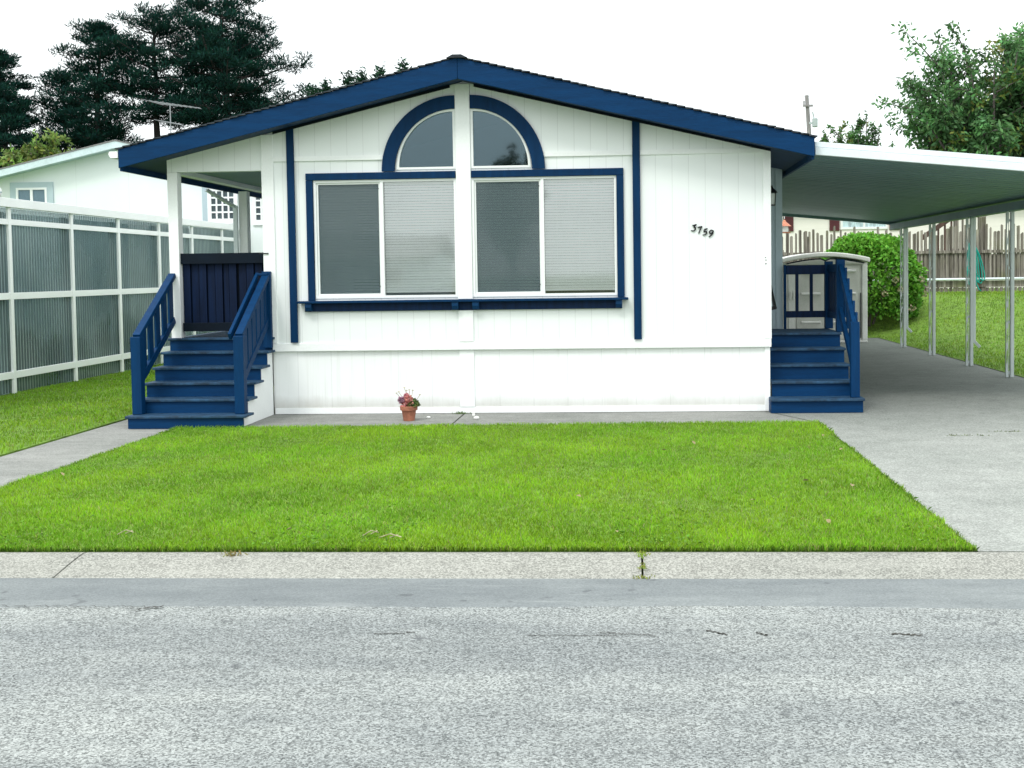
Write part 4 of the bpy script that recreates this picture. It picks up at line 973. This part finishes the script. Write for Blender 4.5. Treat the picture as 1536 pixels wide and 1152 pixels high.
# ------------------------------------------------------------------ picket fence at the back
fy = 31.0; fz = .93
PF = empty('picket_fence', (7.5, fy, fz), 'weathered split picket fence with uneven tops at the end of the back yard', 'fence')
mb = MB(); x = 2.6
while x < 12.5:
    wd = random.uniform(.045, .10); t = 2.62 + random.uniform(-.16, .16) + (.0 if x > 7 else .0); ln = random.uniform(-.012, .012)
    s = random.uniform(.3, .8)
    mb.prism([(x, 1.30), (x + wd, 1.30), (x + wd + ln, t - .03 * random.random()), (x + wd * s + ln, t), (x + ln, t - .05 * random.random())], 'Y', fy - .02 + random.uniform(-.008, .008), fy + .005); x += wd + random.uniform(.02, .065)
mb.build('pickets', M['weathered'], PF)
mb = MB(); x = 2.6
while x < 12.5:
    wd = random.uniform(.09, .15)
    t = 2.05 + random.uniform(-.12, .1)
    mb.box(x, x + wd, fy + .03, fy + .05, 1.3, t); x += wd + random.uniform(.0, .02)
mb.build('backing_boards', M['weathered'], PF)
for z in (2.0, ): 
    mb = MB(); mb.box(2.6, 12.5, fy - .07, fy - .03, z, z + .075); mb.build('rail', M['weathered'], PF)
for x in (4.6, 9.18, 11.6):
    mb = MB(); mb.box(x, x + .14, fy + .052, fy + .17, fz - .1, 2.95 if 9 < x < 10 else 2.5); mb.build('post', M['weathered'], PF, bevel=.01)
mb = MB(); mb.tube([(2.6, fy - .1, 1.30), (12.5, fy - .1, 1.32)], .035, 8); mb.build('water_pipe', M['alu_white'], PF, smooth=True)
mb = MB(); mb.box(2.6, 12.5, fy - .03, fy + .02, 1.10, 1.27); mb.build('kickboard', M['weathered'], PF)
mb = MB(); x = 2.6
while x < 12.5: mb.box(x, x + .085, fy + .0, fy + .02, fz - .15, 1.09); x += .12
mb.build('lower_slats', M['weathered'], PF)
# hose hung on the fence
HO = empty('garden_hose', (at(1463, 400, 30.9).x, fy - .12, 1.0), 'turquoise garden hose hanging in long loops on the picket fence', 'hose')
hx, hz = at(1455, 400, 30.9).x, 2.27
for i in range(6):
    mb = MB(); dx = (i - 2) * .034 + .06; w_ = .045 + .035 * random.random() + .012 * i; lo = 1.12 + .14 * random.random(); yy = fy - .14 - .012 * (i % 4)
    pts = []
    for k in range(25):
        a = 2 * math.pi * k / 24
        pts.append((hx + dx * (1 - math.cos(a)) + w_ * math.sin(a) , yy - .01 * math.sin(a * 2), (hz + lo) / 2 + (hz - lo) / 2 * math.cos(a) + .015 * math.sin(3 * a + i)))
    mb.tube(pts, .015, 6, cap=False); mb.build('loop', M['hose'], HO, smooth=True)
mb = MB(); mb.tube([(hx + .12, fy - .16, 1.4), (hx + .14, fy - .17, 1.2), (hx + .2, fy - .2, 1.05), (hx + .25, fy - .22, 1.0)], .014, 6); mb.build('loose_end', M['hose'], HO, smooth=True)

# ------------------------------------------------------------------ neighbour's deck stairs and house (right)
dk = 33.5
DS = empty('deck_stairs', (9.2, dk, .9), 'wooden deck stairs with a sloping brown handrail behind the picket fence', 'stairs')
for px in (1434, 1475):
    p = at(px, 325, dk); mb = MB(); mb.box(p.x - .06, p.x + .06, dk - .06, dk + .06, .8, 3.12 if px < 1450 else 3.14); mb.build('post', M['weathered'], DS)
a, b = at(1383, 357, dk), at(1432, 323, dk); c = at(1480, 322, dk)
mb = MB(); mb.bar(a, b, .09, .13); mb.build('handrail', M['wood_brown'], DS); mb = MB(); mb.bar(b, c, .09, .08); mb.build('handrail', M['wood_brown'], DS)
for i in range(5):
    t = (i + .5) / 5; p = a.lerp(b, t); mb = MB(); mb.box(p.x - .025, p.x + .025, dk - .02, dk + .02, .9, p.z - .05); mb.build('baluster', M['wood_brown'], DS)
for i in range(3):
    t = (i + 1) / 4; p = b.lerp(c, t); mb = MB(); mb.box(p.x - .025, p.x + .025, dk - .02, dk + .02, .9, p.z - .05); mb.build('baluster', M['weathered'], DS)
mb = MB(); mb.box(b.x, c.x + 1.0, dk + .1, dk + 1.6, 1.9, 2.0); mb.build('platform', M['weathered'], DS)
for i in range(5):
    mb = MB(); xx = a.x + (b.x - a.x) * (i / 5); mb.box(xx, xx + .28, dk + .1, dk + 1.1, .98 + .18 * i, 1.02 + .18 * i); mb.build('tread', M['weathered'], DS)
hy = 37.0
RH = empty('cream_house', (8.5, hy, .9), 'cream lap sided house with maroon shutters behind the picket fence', 'house')
mb = MB(); mb.box(1.0, 17, hy, hy + 7, .6, 3.9); mb.build('wall', M['cream_siding'], RH)
mb = MB(); mb.prism([(hy - .4, 3.85), (hy + 3.5, 4.75), (hy + 7.4, 3.85), (hy + 7.4, 3.7), (hy + 3.5, 4.6), (hy - .4, 3.7)], 'X', .6, 17.4); mb.build('roof', M['roof_grey'], RH)
for px0, px1 in ((1175, 1190), (1244, 1259), (1334, 1350)):
    x0, x1 = at(px0, 340, hy).x, at(px1, 340, hy).x
    mb = MB(); mb.box(x0, x1, hy - .05, hy - .002, 2.83, 4.0 if False else 3.62); s = mb.build('shutter', M['maroon'], RH, bevel=.01)
    mb = MB(); z = 2.9
    while z < 3.55: mb.box(x0 + .05, x1 - .05, hy - .058, hy - .051, z, z + .02); z += .05
    mb.build('louvre', M['maroon'], s)
x0, x1 = at(1261, 340, hy).x, at(1331, 340, hy).x; xm = (x0 + x1) / 2
wn = plate('window', rc(x0, x1, 2.87, 3.60), [rc(x0 + .06, xm - .03, 2.94, 3.55), rc(xm + .03, x1 - .06, 2.94, 3.55)], hy - .04, hy - .002, M['vinyl'], RH)
M['pale_curtain'] = surf('pale_blue_curtain', (.45, .58, .62), .4, .35, 3, (4, 1, .6), 0, 12)
for a_, b_ in ((x0 + .06, xm - .03), (xm + .03, x1 - .06)):
    mb = MB(); mb.box(a_, b_, hy - .02, hy - .012, 2.94, 3.55); mb.build('curtained_pane', M['pale_curtain'], wn)

# ------------------------------------------------------------------ neighbour's house (left)
ny = 25.6
def nx(v): return v * ny / 25.0
LH = empty('neighbour_house', (-11.4, ny, 0), 'plain white gabled house behind the corrugated screen on the left', 'house')
nc, nh = nx(-11.22), 3.75
def nzt(x): return 1.65 + (4.64 - 1.65) * ny / 25 - .222 * abs(x - nc)
mb = MB(); mb.prism([(nc - nh, 0.0), (nc + nh, 0.0), (nc + nh, nzt(nc + nh) - .12), (nc, nzt(nc) - .12), (nc - nh, nzt(nc - nh) - .12)], 'Y', ny, ny + 10)
M['pale_fascia'] = surf('pale_blue_fascia', (.56, .67, .70), .6, .12, 4)
M['left_siding'] = siding('pale_panel_siding', (.80, .85, .85), 1.22)
mb.build('wall', M['left_siding'], LH)
mb = MB(); e = nh + .35
mb.prism([(nc - e, nzt(nc - e) - .02), (nc, nzt(nc) - .02), (nc + e, nzt(nc + e) - .02), (nc + e, nzt(nc + e) + .01), (nc, nzt(nc) + .01), (nc - e, nzt(nc - e) + .01)], 'Y', ny - .37, ny + 10.3); mb.build('roof', M['roof_grey'], LH)
for s in (-1, 1):
    mb = MB(); mb.prism([(nc, nzt(nc) - .17), (nc + s * e, nzt(nc + e) - .17), (nc + s * e, nzt(nc + e) - .021), (nc, nzt(nc) - .021)], 'Y', ny - .36, ny - .30); mb.build('fascia', M['pale_fascia'], LH)
    mb = MB(); mb.prism([(nc, nzt(nc) - .15), (nc + s * e, nzt(nc + e) - .15), (nc + s * e, nzt(nc + e) - .125), (nc, nzt(nc) - .125)], 'Y', ny - .298, ny + 10); mb.build('soffit', M['grey_trim'], LH)
M['pane_blue'] = surf('pale_blue_pane', (.12, .19, .24), .08, .15, 2, bmp=0)
M['pane_dark'] = surf('dark_pane', (.05, .075, .085), .08, .3, 2, bmp=0)
a, b = at(25, 282, ny), at(72, 303, ny)
x0, x1, z1 = a.x, b.x, a.z; z0 = z1 - .9; xm = (x0 + x1) / 2
wf = plate('window', rc(x0 - .14, x1 + .14, z0 - .1, z1 + .12), [rc(x0, x1, z0, z1)], ny - .035, ny - .002, M['grey_trim'], LH)
plate('sash', rc(x0 + .001, x1 - .001, z0 + .001, z1 - .001), [rc(x0 + .05, xm - .03, z0 + .05, z1 - .05), rc(xm + .03, x1 - .05, z0 + .05, z1 - .05)], ny - .045, ny - .004, M['vinyl'], wf)
for p0, p1 in ((x0 + .05, xm - .03), (xm + .03, x1 - .05)):
    mb = MB(); mb.box(p0, p1, ny - .02, ny - .012, z0 + .05, z1 - .05); mb.build('pane', M['pane_blue'], wf)
def muntin(px0, px1, py0, py1, cols, rows, shut):
    a, b = at(px0, py0, ny), at(px1, py1, ny); x0, x1, z1, z0 = a.x, b.x, a.z, b.z
    dx, dz = (x1 - x0) / cols, (z1 - z0) / rows
    hs = [rc(x0 + i * dx + .018, x0 + (i + 1) * dx - .018, z0 + j * dz + .018, z0 + (j + 1) * dz - .018) for i in range(cols) for j in range(rows)]
    wf = plate('window', rc(x0 - .07, x1 + .07, z0 - .1, z1 + .08), hs, ny - .04, ny - .003, M['vinyl'], LH)
    mb = MB(); mb.box(x0, x1, ny - .016, ny - .008, z0, z1); mb.build('pane', M['pane_dark'], wf)
    if shut:
        mb = MB(); mb.box(x0 - .19, x0 - .072, ny - .03, ny - .003, z0 - .12, z1 + .08); mb.build('trim', M['grey_trim'], wf)
muntin(316, 353, 286, 329, 4, 4, True); muntin(383, 402, 291, 331, 2, 4, False)

# ------------------------------------------------------------------ corrugated plastic screen
FX = -8.86
CS = empty('corrugated_screen', (FX, 19.5, 0), 'tall corrugated clear plastic screen in a white frame beside the side lawn', 'screen')
PY = [12.2, 14.05, 15.9, 17.72, 19.38, 21.08, 22.70, 24.40, 25.5]
for i, y in enumerate(PY):
    mb = MB(); mb.box(FX + .012, FX + .05, y, y + .075, .02, 2.66); p = mb.build('post', M['bright_white'], CS, bevel=.004)
    mb = MB(); mb.box(FX - .06, FX - .02, y - .16, y - .0, .02, 2.6); mb.build('stud', M['grey_trim'], p)
for z0, z1 in ((.235, .335), (1.36, 1.455), (2.42, 2.50)):
    for a_, b_ in zip(PY[:-1], PY[1:]):
        mb = MB(); mb.box(FX + .012, FX + .045, a_ + .077, b_ - .002, z0, z1); mb.build('rail', M['bright_white'], CS, bevel=.003)
mb = MB(); mb.box(FX - .03, FX + .09, 12.0, 25.55, 2.665, 2.79); mb.build('top_fascia', M['bright_white'], CS, bevel=.004)
for a_, b_ in zip(PY[:-1], PY[1:]):
    mb = MB(); ys = np.arange(a_ + .04, b_ + .03, .0127); xs = FX - .012 + .015 * np.sin((ys) / .076 * 2 * np.pi); k = len(ys)
    mb.add([(x, y, .03) for x, y in zip(xs, ys)] + [(x, y, 2.66) for x, y in zip(xs, ys)], [(i, i + 1, k + i + 1, k + i) for i in range(k - 1)])
    mb.build('panel', M['poly'], CS, smooth=True)
mb = MB(); mb.prism([(FX - .03, 2.70), (FX - 2.6, 2.86), (FX - 2.6, 2.90), (FX - .03, 2.74)], 'Y', 12.0, 25.5); mb.build('roof', M['clear_roof'], CS)
mb = MB(); mb.box(FX - 2.6, FX - 2.5, 12.0, 25.5, 0, 2.85); mb.build('back_wall', M['grey_trim'], CS)
# plants kept behind the screen show as green shapes
for i, (y, h_, lbl) in enumerate(((17.0, .9, 'tallest'), (18.6, .7, 'middle'), (20.6, 1.0, 'farthest'))):
    N = 900; D = unit(rng.normal(size=(N, 3))); C = np.array([FX - .55, y, h_ * .55]) + D * np.array([.35, .5, h_ * .5]) * rng.random((N, 1)) ** .4; C[:, 2] = np.maximum(C[:, 2], .02)
    tag(link('potted_plant', leaves_mesh('potted_plant', C, D + [0, 0, .5], .12, .06, vary((.04, .16, .07), N, .4, .2)), M['leaf'], base=(FX - .55, y, .014)), 'blurred green plant behind the plastic screen, ' + lbl + ' of three', 'plant', 'plants behind the plastic screen')
# white rounded lamp box on top of the screen
p = at(6, 287, 15.5)
LB = empty('lamp_box', (p.x, 15.55, 2.79), 'white rounded box on top of the plastic screen at its near end', 'lamp box')
mb = MB(); mb.lathe([(.10, 0), (.115, .03), (.115, .10), (.09, .14), (.03, .16)], (FX + .03, 15.55, 2.79), 16); mb.build('dome', M['white'], LB, smooth=True)
mb = MB(); mb.lathe([(.12, .055), (.121, .07)], (FX + .03, 15.55, 2.79), 16); mb.build('band', M['grey_trim'], LB)

# ------------------------------------------------------------------ trees
def pine(name, x, y, H, crown0, spread, label, lean=(0, 0), n_limb=46, seed=1, dens=1.0, tone=(.010, .045, .034), flat=.46, cl=1.0, top=0.55):
    global rng
    rnd = random.Random(seed); rng = np.random.default_rng(seed)
    t = empty(name, (x, y, 0), label, 'tree', 'tall dark pines behind the houses')
    mb = MB(); n = 9; tp = [Vector((x + lean[0] * (i / n) ** 1.4 + rnd.uniform(-.12, .12), y + lean[1] * i / n, H * .97 * i / n)) for i in range(n + 1)]
    mb.tube(tp, [.34 * (1 - .86 * i / n) * H / 15 for i in range(n + 1)], 8)
    def on(z):
        f = max(0, min(.999, z / (H * .97))) * n; i = int(f); return tp[i].lerp(tp[i + 1], f - i)
    Cs, Ds, Ws = [], [], []
    for k in range(n_limb):
        u = (k + rnd.random()) / n_limb; z = H * (crown0 + (0.98 - crown0) * u); b = on(z)
        a = k * 2.399 + rnd.uniform(-.5, .5)
        ln = spread * (1 - top * u ** 1.6 - .9 * max(0, u - .82)) * rnd.uniform(.55, 1.08) * (.65 + .35 * min(1, u / .2))
        rise = rnd.uniform(.10, .5) * ln * (.4 + u)
        pts = [b, b + Vector((math.cos(a) * ln * .5, math.sin(a) * ln * .5, rise * .25)), b + Vector((math.cos(a) * ln, math.sin(a) * ln, rise))]
        mb.tube(pts, [.09 * (1 - .6 * u), .055 * (1 - .5 * u), .015], 5)
        nc_ = max(3, int((2.5 * ln) * dens))
        for j in range(nc_):
            f = .34 + .68 * (j + rnd.random() * .8) / nc_
            p = pts[0].lerp(pts[1], f * 2) if f < .5 else pts[1].lerp(pts[2], min(1.05, f * 2 - 1))
            off = Vector((rnd.gauss(0, .5), rnd.gauss(0, .5), rnd.gauss(.1, .22))) * ln * .28
            q = p + off * 1.0
            if rnd.random() < .35: mb.tube([p, q], [.03, .01], 4, cap=False)
            s = rnd.uniform(.35, .85) * cl
            m_ = int(240 * s * s)
            d = rng.normal(size=(m_, 3)); d = unit(d) * rng.random((m_, 1)) ** .4
            Cs.append(np.array(q)[None] + d * np.array([s, s, s * flat])[None]); Ds.append(d * [1, 1, .5] + [0, 0, .55] + .4 * rng.normal(size=(m_, 3)))
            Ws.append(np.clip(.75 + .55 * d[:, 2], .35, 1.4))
    mb.build('trunk', M['bark'], t, smooth=True)
    C = np.concatenate(Cs); D = np.concatenate(Ds); Wt = np.concatenate(Ws); N = len(C)
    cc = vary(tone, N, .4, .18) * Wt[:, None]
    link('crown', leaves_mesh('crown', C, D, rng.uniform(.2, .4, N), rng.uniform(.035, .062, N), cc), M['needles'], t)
    return t
def X60(px, Y=60.0): return at(px, 150, Y).x
pine('pine_tree', X60(3), 60, 14.0, .12, 3.6, 'dark cypress with drooping sprays at the left edge', seed=3, n_limb=66, flat=.3, top=.75)
pine('pine_tree', X60(66), 62, 13.1, .16, 3.9, 'shorter rounded dark pine second from the left edge', seed=4, n_limb=62, top=.7)
pine('pine_tree', X60(36), 58, 11.6, .1, 3.3, 'low bushy dark pine filling the gap between the two leftmost trees', seed=12, n_limb=50, top=.7)
pine('pine_tree', X60(148), 60, 15.3, .54, 3.1, 'pointed dark pine left of the two broadest pines', seed=5, n_limb=46, top=.7)
pine('pine_tree', X60(222), 61, 16.1, .62, 3.6, 'tall dark pine with bare lower trunk above the left house gable', seed=6, n_limb=42, top=.45)
pine('pine_tree', X60(345), 60, 16.1, .52, 4.7, 'broadest dark pine with long right hand limbs by the blue roof', seed=8, n_limb=60, lean=(-.4, 0), top=.5)
pine('pine_tree', X60(285), 66, 15.3, .66, 3.3, 'dark pine standing behind and between the two tallest pines', seed=9, n_limb=38, top=.5)
rng = np.random.default_rng(21); random.seed(21)
def conifer_tip(px, py, seed, label):
    p = at(px, py, 50); H = p.z
    rnd = random.Random(seed); t = empty('fir_tree', (p.x, 50, 0), label, 'tree', 'firs behind the roof')
    mb = MB(); mb.tube([(p.x, 50, 0), (p.x, 50, H * .6), (p.x, 50, H - .1)], [.25, .14, .02], 7); mb.build('trunk', M['bark'], t, smooth=True)
    Cs, Ds = [], []
    for z in np.arange(H * .35, H, .12):
        r = (H - z) * .42 + .08
        for _ in range(int(7 + r * 7)):
            a = rnd.uniform(0, 6.28); rr = r * rnd.uniform(.25, 1.0); Cs.append((p.x + math.cos(a) * rr, 50 + math.sin(a) * rr, z - rr * .1 + rnd.uniform(-.1, .1))); Ds.append((math.cos(a), math.sin(a), .25 + rnd.uniform(-.4, .6)))
    C = np.repeat(np.array(Cs), 4, 0) + rng.normal(0, .11, (len(Cs) * 4, 3)); D = np.repeat(np.array(Ds), 4, 0) + rng.normal(0, .5, (len(Cs) * 4, 3))
    link('crown', leaves_mesh('crown', C, D, .30, .08, vary((.022, .06, .036), len(C), .4, .2)), M['needles'], t)
for i, (px, py, lbl) in enumerate(((468, 131, 'fir top leftmost over the blue roof slope'), (488, 124, 'fir top second from left over the blue roof slope'), (523, 112, 'rounded fir top in the middle over the blue roof slope'), (543, 110, 'fir top right of the middle over the blue roof slope'), (569, 104, 'fir top second from right over the blue roof slope'), (604, 95, 'highest fir top rightmost over the blue roof slope'))):
    conifer_tip(px, py, 30 + i, lbl)

def broadleaf(name, x, y, z0, c, r, n_limb, n_leaf, leaf, tone, label, group=None, seed=1, sky=.5, cat='tree', accent=(.15, .20, .04), acc=.06):
    global rng
    rng = np.random.default_rng(seed); rnd = random.Random(seed)
    t = empty(name, (x, y, z0), label, cat, group)
    mb = MB(); c = Vector(c); hub = Vector((x, y, z0 + (c.z - z0) * .35))
    rad = .028 * (c.z + r[2] - z0)
    mb.tube([(x, y, z0), (x + .05, y, (z0 + hub.z) / 2), hub], [rad, rad * .8, rad * .7], 9)
    tips = []
    for i in range(n_limb):
        d = Vector((rnd.gauss(0, 1), rnd.gauss(0, 1), rnd.gauss(.25, .8))).normalized(); e = c + Vector((d.x * r[0], d.y * r[1], d.z * r[2])) * rnd.uniform(.75, .98)
        mid = hub.lerp(e, .5) + Vector((0, 0, .12 * r[2])); mb.tube([hub, mid, e], [rad * .4, rad * .2, rad * .05], 6)
        for j in range(7):
            f = rnd.uniform(.4, 1.0); p = (hub.lerp(mid, f * 2) if f < .5 else mid.lerp(e, f * 2 - 1))
            q = p + Vector((rnd.gauss(0, .3) * r[0], rnd.gauss(0, .3) * r[1], rnd.gauss(.08, .25) * r[2])) * .62
            mb.tube([p, p.lerp(q, .5) + Vector((0, 0, .05)), q], [rad * .1, rad * .07, rad * .03], 5, cap=False); tips.append((p, q))
        tips.append((mid, e))
    mb.build('trunk', M['bark_grey'], t, smooth=True)
    P = np.array([[*a, *b] for a, b in tips]); k = rng.integers(0, len(P), n_leaf); f = rng.random((n_leaf, 1)) ** .6 * 1.08
    A, B = P[k, :3], P[k, 3:]
    sp = np.array(r).mean() * .055
    C = A + (B - A) * f + rng.normal(0, sp, (n_leaf, 3)) * (1.15 - .4 * f)
    D = (B - A) / np.linalg.norm(B - A, axis=1, keepdims=True) * .6 + rng.normal(0, .6, (n_leaf, 3)) + [0, 0, -.5]
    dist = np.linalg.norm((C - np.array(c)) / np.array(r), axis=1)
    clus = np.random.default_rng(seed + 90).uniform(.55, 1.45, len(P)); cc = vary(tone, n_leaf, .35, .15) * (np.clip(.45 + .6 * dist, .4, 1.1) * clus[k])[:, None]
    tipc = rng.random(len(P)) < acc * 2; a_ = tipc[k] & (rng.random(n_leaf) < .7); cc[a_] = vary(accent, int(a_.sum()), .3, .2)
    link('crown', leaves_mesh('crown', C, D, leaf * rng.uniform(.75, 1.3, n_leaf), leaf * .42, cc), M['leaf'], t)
    return t
# right hand maple-like tree
p = at(1470, 150, 46)
broadleaf('maple_tree', p.x + .5, 46, 0, (p.x + .75, 46, 7.3), (4.0, 3.2, 4.2), 72, 44000, .24, (.095, .22, .075), 'large leafy green tree at the right edge above the carport roof', seed=14)
p = at(1560, 150, 49)
broadleaf('maple_tree', p.x + 1.0, 49, 0, (p.x + 1.0, 49, 7.6), (3.4, 3.0, 3.6), 40, 24000, .24, (.09, .21, .08), 'leafy tree cut off by the right edge behind the large one', seed=15)
p = at(1299, 200, 52)
broadleaf('young_tree', p.x, 52, 0, (p.x + .1, 52, 6.2), (1.15, 1.1, 2.35), 40, 15000, .19, (.075, .18, .06), 'small tree top between the utility pole and the large tree', seed=16, acc=.1)
p = at(1250, 210, 50)
broadleaf('young_tree', p.x, 50, 0, (p.x, 50, 5.9), (1.15, .9, 1.9), 36, 12000, .18, (.085, .20, .05), 'low leafy bush top just right of the utility pole', seed=17, acc=.1)
# pale bush by the left house roof
p = at(62, 232, 36)
broadleaf('pale_shrub', p.x, 36, 0, (p.x + .1, 36, 4.9), (1.3, 1.0, 1.4), 30, 12000, .18, (.16, .245, .06), 'yellow green tall shrub in front of the dark pines at the left', seed=18, acc=.15, accent=(.24, .27, .06))
# trees across the street that the window panes mirror
broadleaf('street_tree', -5.6, -27, 0, (-5.6, -27, 5.6), (1.9, 1.9, 2.4), 18, 5000, .3, (.05, .09, .03), 'leafy tree across the street, mirrored in the arched window', seed=19)
rng = np.random.default_rng(5); random.seed(5)
def opposite(x0, x1, h, ridge, col_, label):
    t = empty('street_house', ((x0 + x1) / 2, -38, 0), label, 'house')
    mb = MB(); mb.box(x0, x1, -46, -38, -.08, h); mb.build('wall', M[col_], t)
    mb = MB(); mb.prism([(-37.5, h - .1), (-42, ridge), (-46.5, h - .1), (-46.5, h - .22), (-42, ridge - .12), (-37.5, h - .22)], 'X', x0 - .4, x1 + .4); mb.build('roof', M['roof_grey'], t)
    for fx in (.2, .75):
        xa = x0 + (x1 - x0) * fx; mb = MB(); mb.box(xa, xa + 1.6, -37.995, -37.95, 1.0, 2.1); w_ = mb.build('window', M['vinyl'], t)
        mb = MB(); mb.box(xa + .08, xa + 1.52, -37.948, -37.94, 1.08, 2.02); mb.build('pane', M['pane_dark'], w_)
    xa = x0 + (x1 - x0) * .5; mb = MB(); mb.box(xa, xa + .95, -37.995, -37.95, .1, 2.15); mb.build('door', M['maroon'], t)
opposite(-24, -11.5, 2.7, 4.0, 'grey_trim', 'low grey house across the street, mirrored in the left window')

# ------------------------------------------------------------------ antenna, utility pole, wires
ay = 30.0
a = at(255, 156, ay); zr = nzt(a.x) - .02
TA = empty('television_antenna', (a.x, ay, zr), 'thin metal television antenna on the white house roof before the pines', 'antenna')
mb = MB(); mb.tube([(a.x, ay, zr), (a.x, ay, a.z)], .016, 6); mb.build('mast', M['wire'], TA)
l, r_ = at(228, 153, ay), at(300, 162, ay)
mb = MB(); mb.tube([l, r_], .009, 5)
for i in range(9):
    q = l.lerp(r_, (i + .3) / 9.2); h = .5 - .03 * i; mb.tube([q + Vector((-.06, -h, 0)), q + Vector((.06, h, 0))], .009, 4)
mb.build('boom', M['wire'], TA)
l, r_ = at(238, 181, ay), at(272, 187, ay)
mb = MB(); mb.tube([l, r_], .02, 5)
for i in range(4):
    q = l.lerp(r_, (i + .5) / 4); mb.tube([q + Vector((-.05, -.35, 0)), q + Vector((.05, .35, 0))], .009, 4)
mb.build('boom', M['wire'], TA)
uy = 60.0
t_, b_ = at(1210, 143, uy), at(1214.5, 212, uy)
UP = empty('utility_pole', (b_.x + .25, uy, 0), 'grey wooden utility pole with a small transformer above the carport', 'utility pole')
bot = t_ + (b_ - t_) * (t_.z / (t_.z - b_.z)); 
mb = MB(); mb.tube([bot, t_], [.17, .10], 10); mb.build('shaft', M['pole_wood'], UP)
q = at(1208.5, 159, uy); mb = MB(); mb.bar((q.x - .15, uy - .1, q.z), (q.x + .35, uy - .1, q.z), .1, .1); mb.tube([(q.x - .1, uy - .1, q.z), (q.x - .1, uy - .1, q.z + .25)], .04, 6); mb.build('crossarm', M['pole_wood'], UP)
q = at(1222, 191, uy); mb = MB(); mb.lathe([(.12, 0), (.14, .03), (.14, .42), (.1, .48)], (q.x, uy - .1, q.z), 14); mb.bar((q.x - .3, uy - .1, q.z + .2), (q.x, uy - .1, q.z + .2), .05, .1); tr = mb.build('transformer', M['insulator'], UP)
mb = MB(); q2 = at(1219, 168, uy); mb.tube([(q.x - .05, uy - .1, q.z + .48), (q2.x - .02, uy - .1, q2.z)], .035, 6); mb.build('bushing', M['insulator'], tr)
for i, (p0, p1, sag, lbl) in enumerate((((900, 174, 75), (1210, 144, 60), .25, 'highest thin power line from the pole towards the left'), ((900, 182, 75), (1209, 158, 60), .3, 'second power line from the pole towards the left'), ((1210, 144, 60), (1420, 151, 52), .2, 'highest thin power line from the pole towards the right tree'), ((1210, 160, 60), (1420, 172, 52), .2, 'lower power line from the pole towards the right tree'))):
    a, b = at(*p0), at(*p1); pts = []
    for k in range(17):
        f = k / 16; v = a.lerp(b, f); v.z -= sag * 4 * f * (1 - f); pts.append(v)
    mb = MB(); mb.tube(pts, .011, 4); tag(mb.build('power_line', M['wire'], base=a), lbl, 'wire', 'power lines at the utility pole')

for o in list(sc.objects):
    if 'org' in o: del o['org']
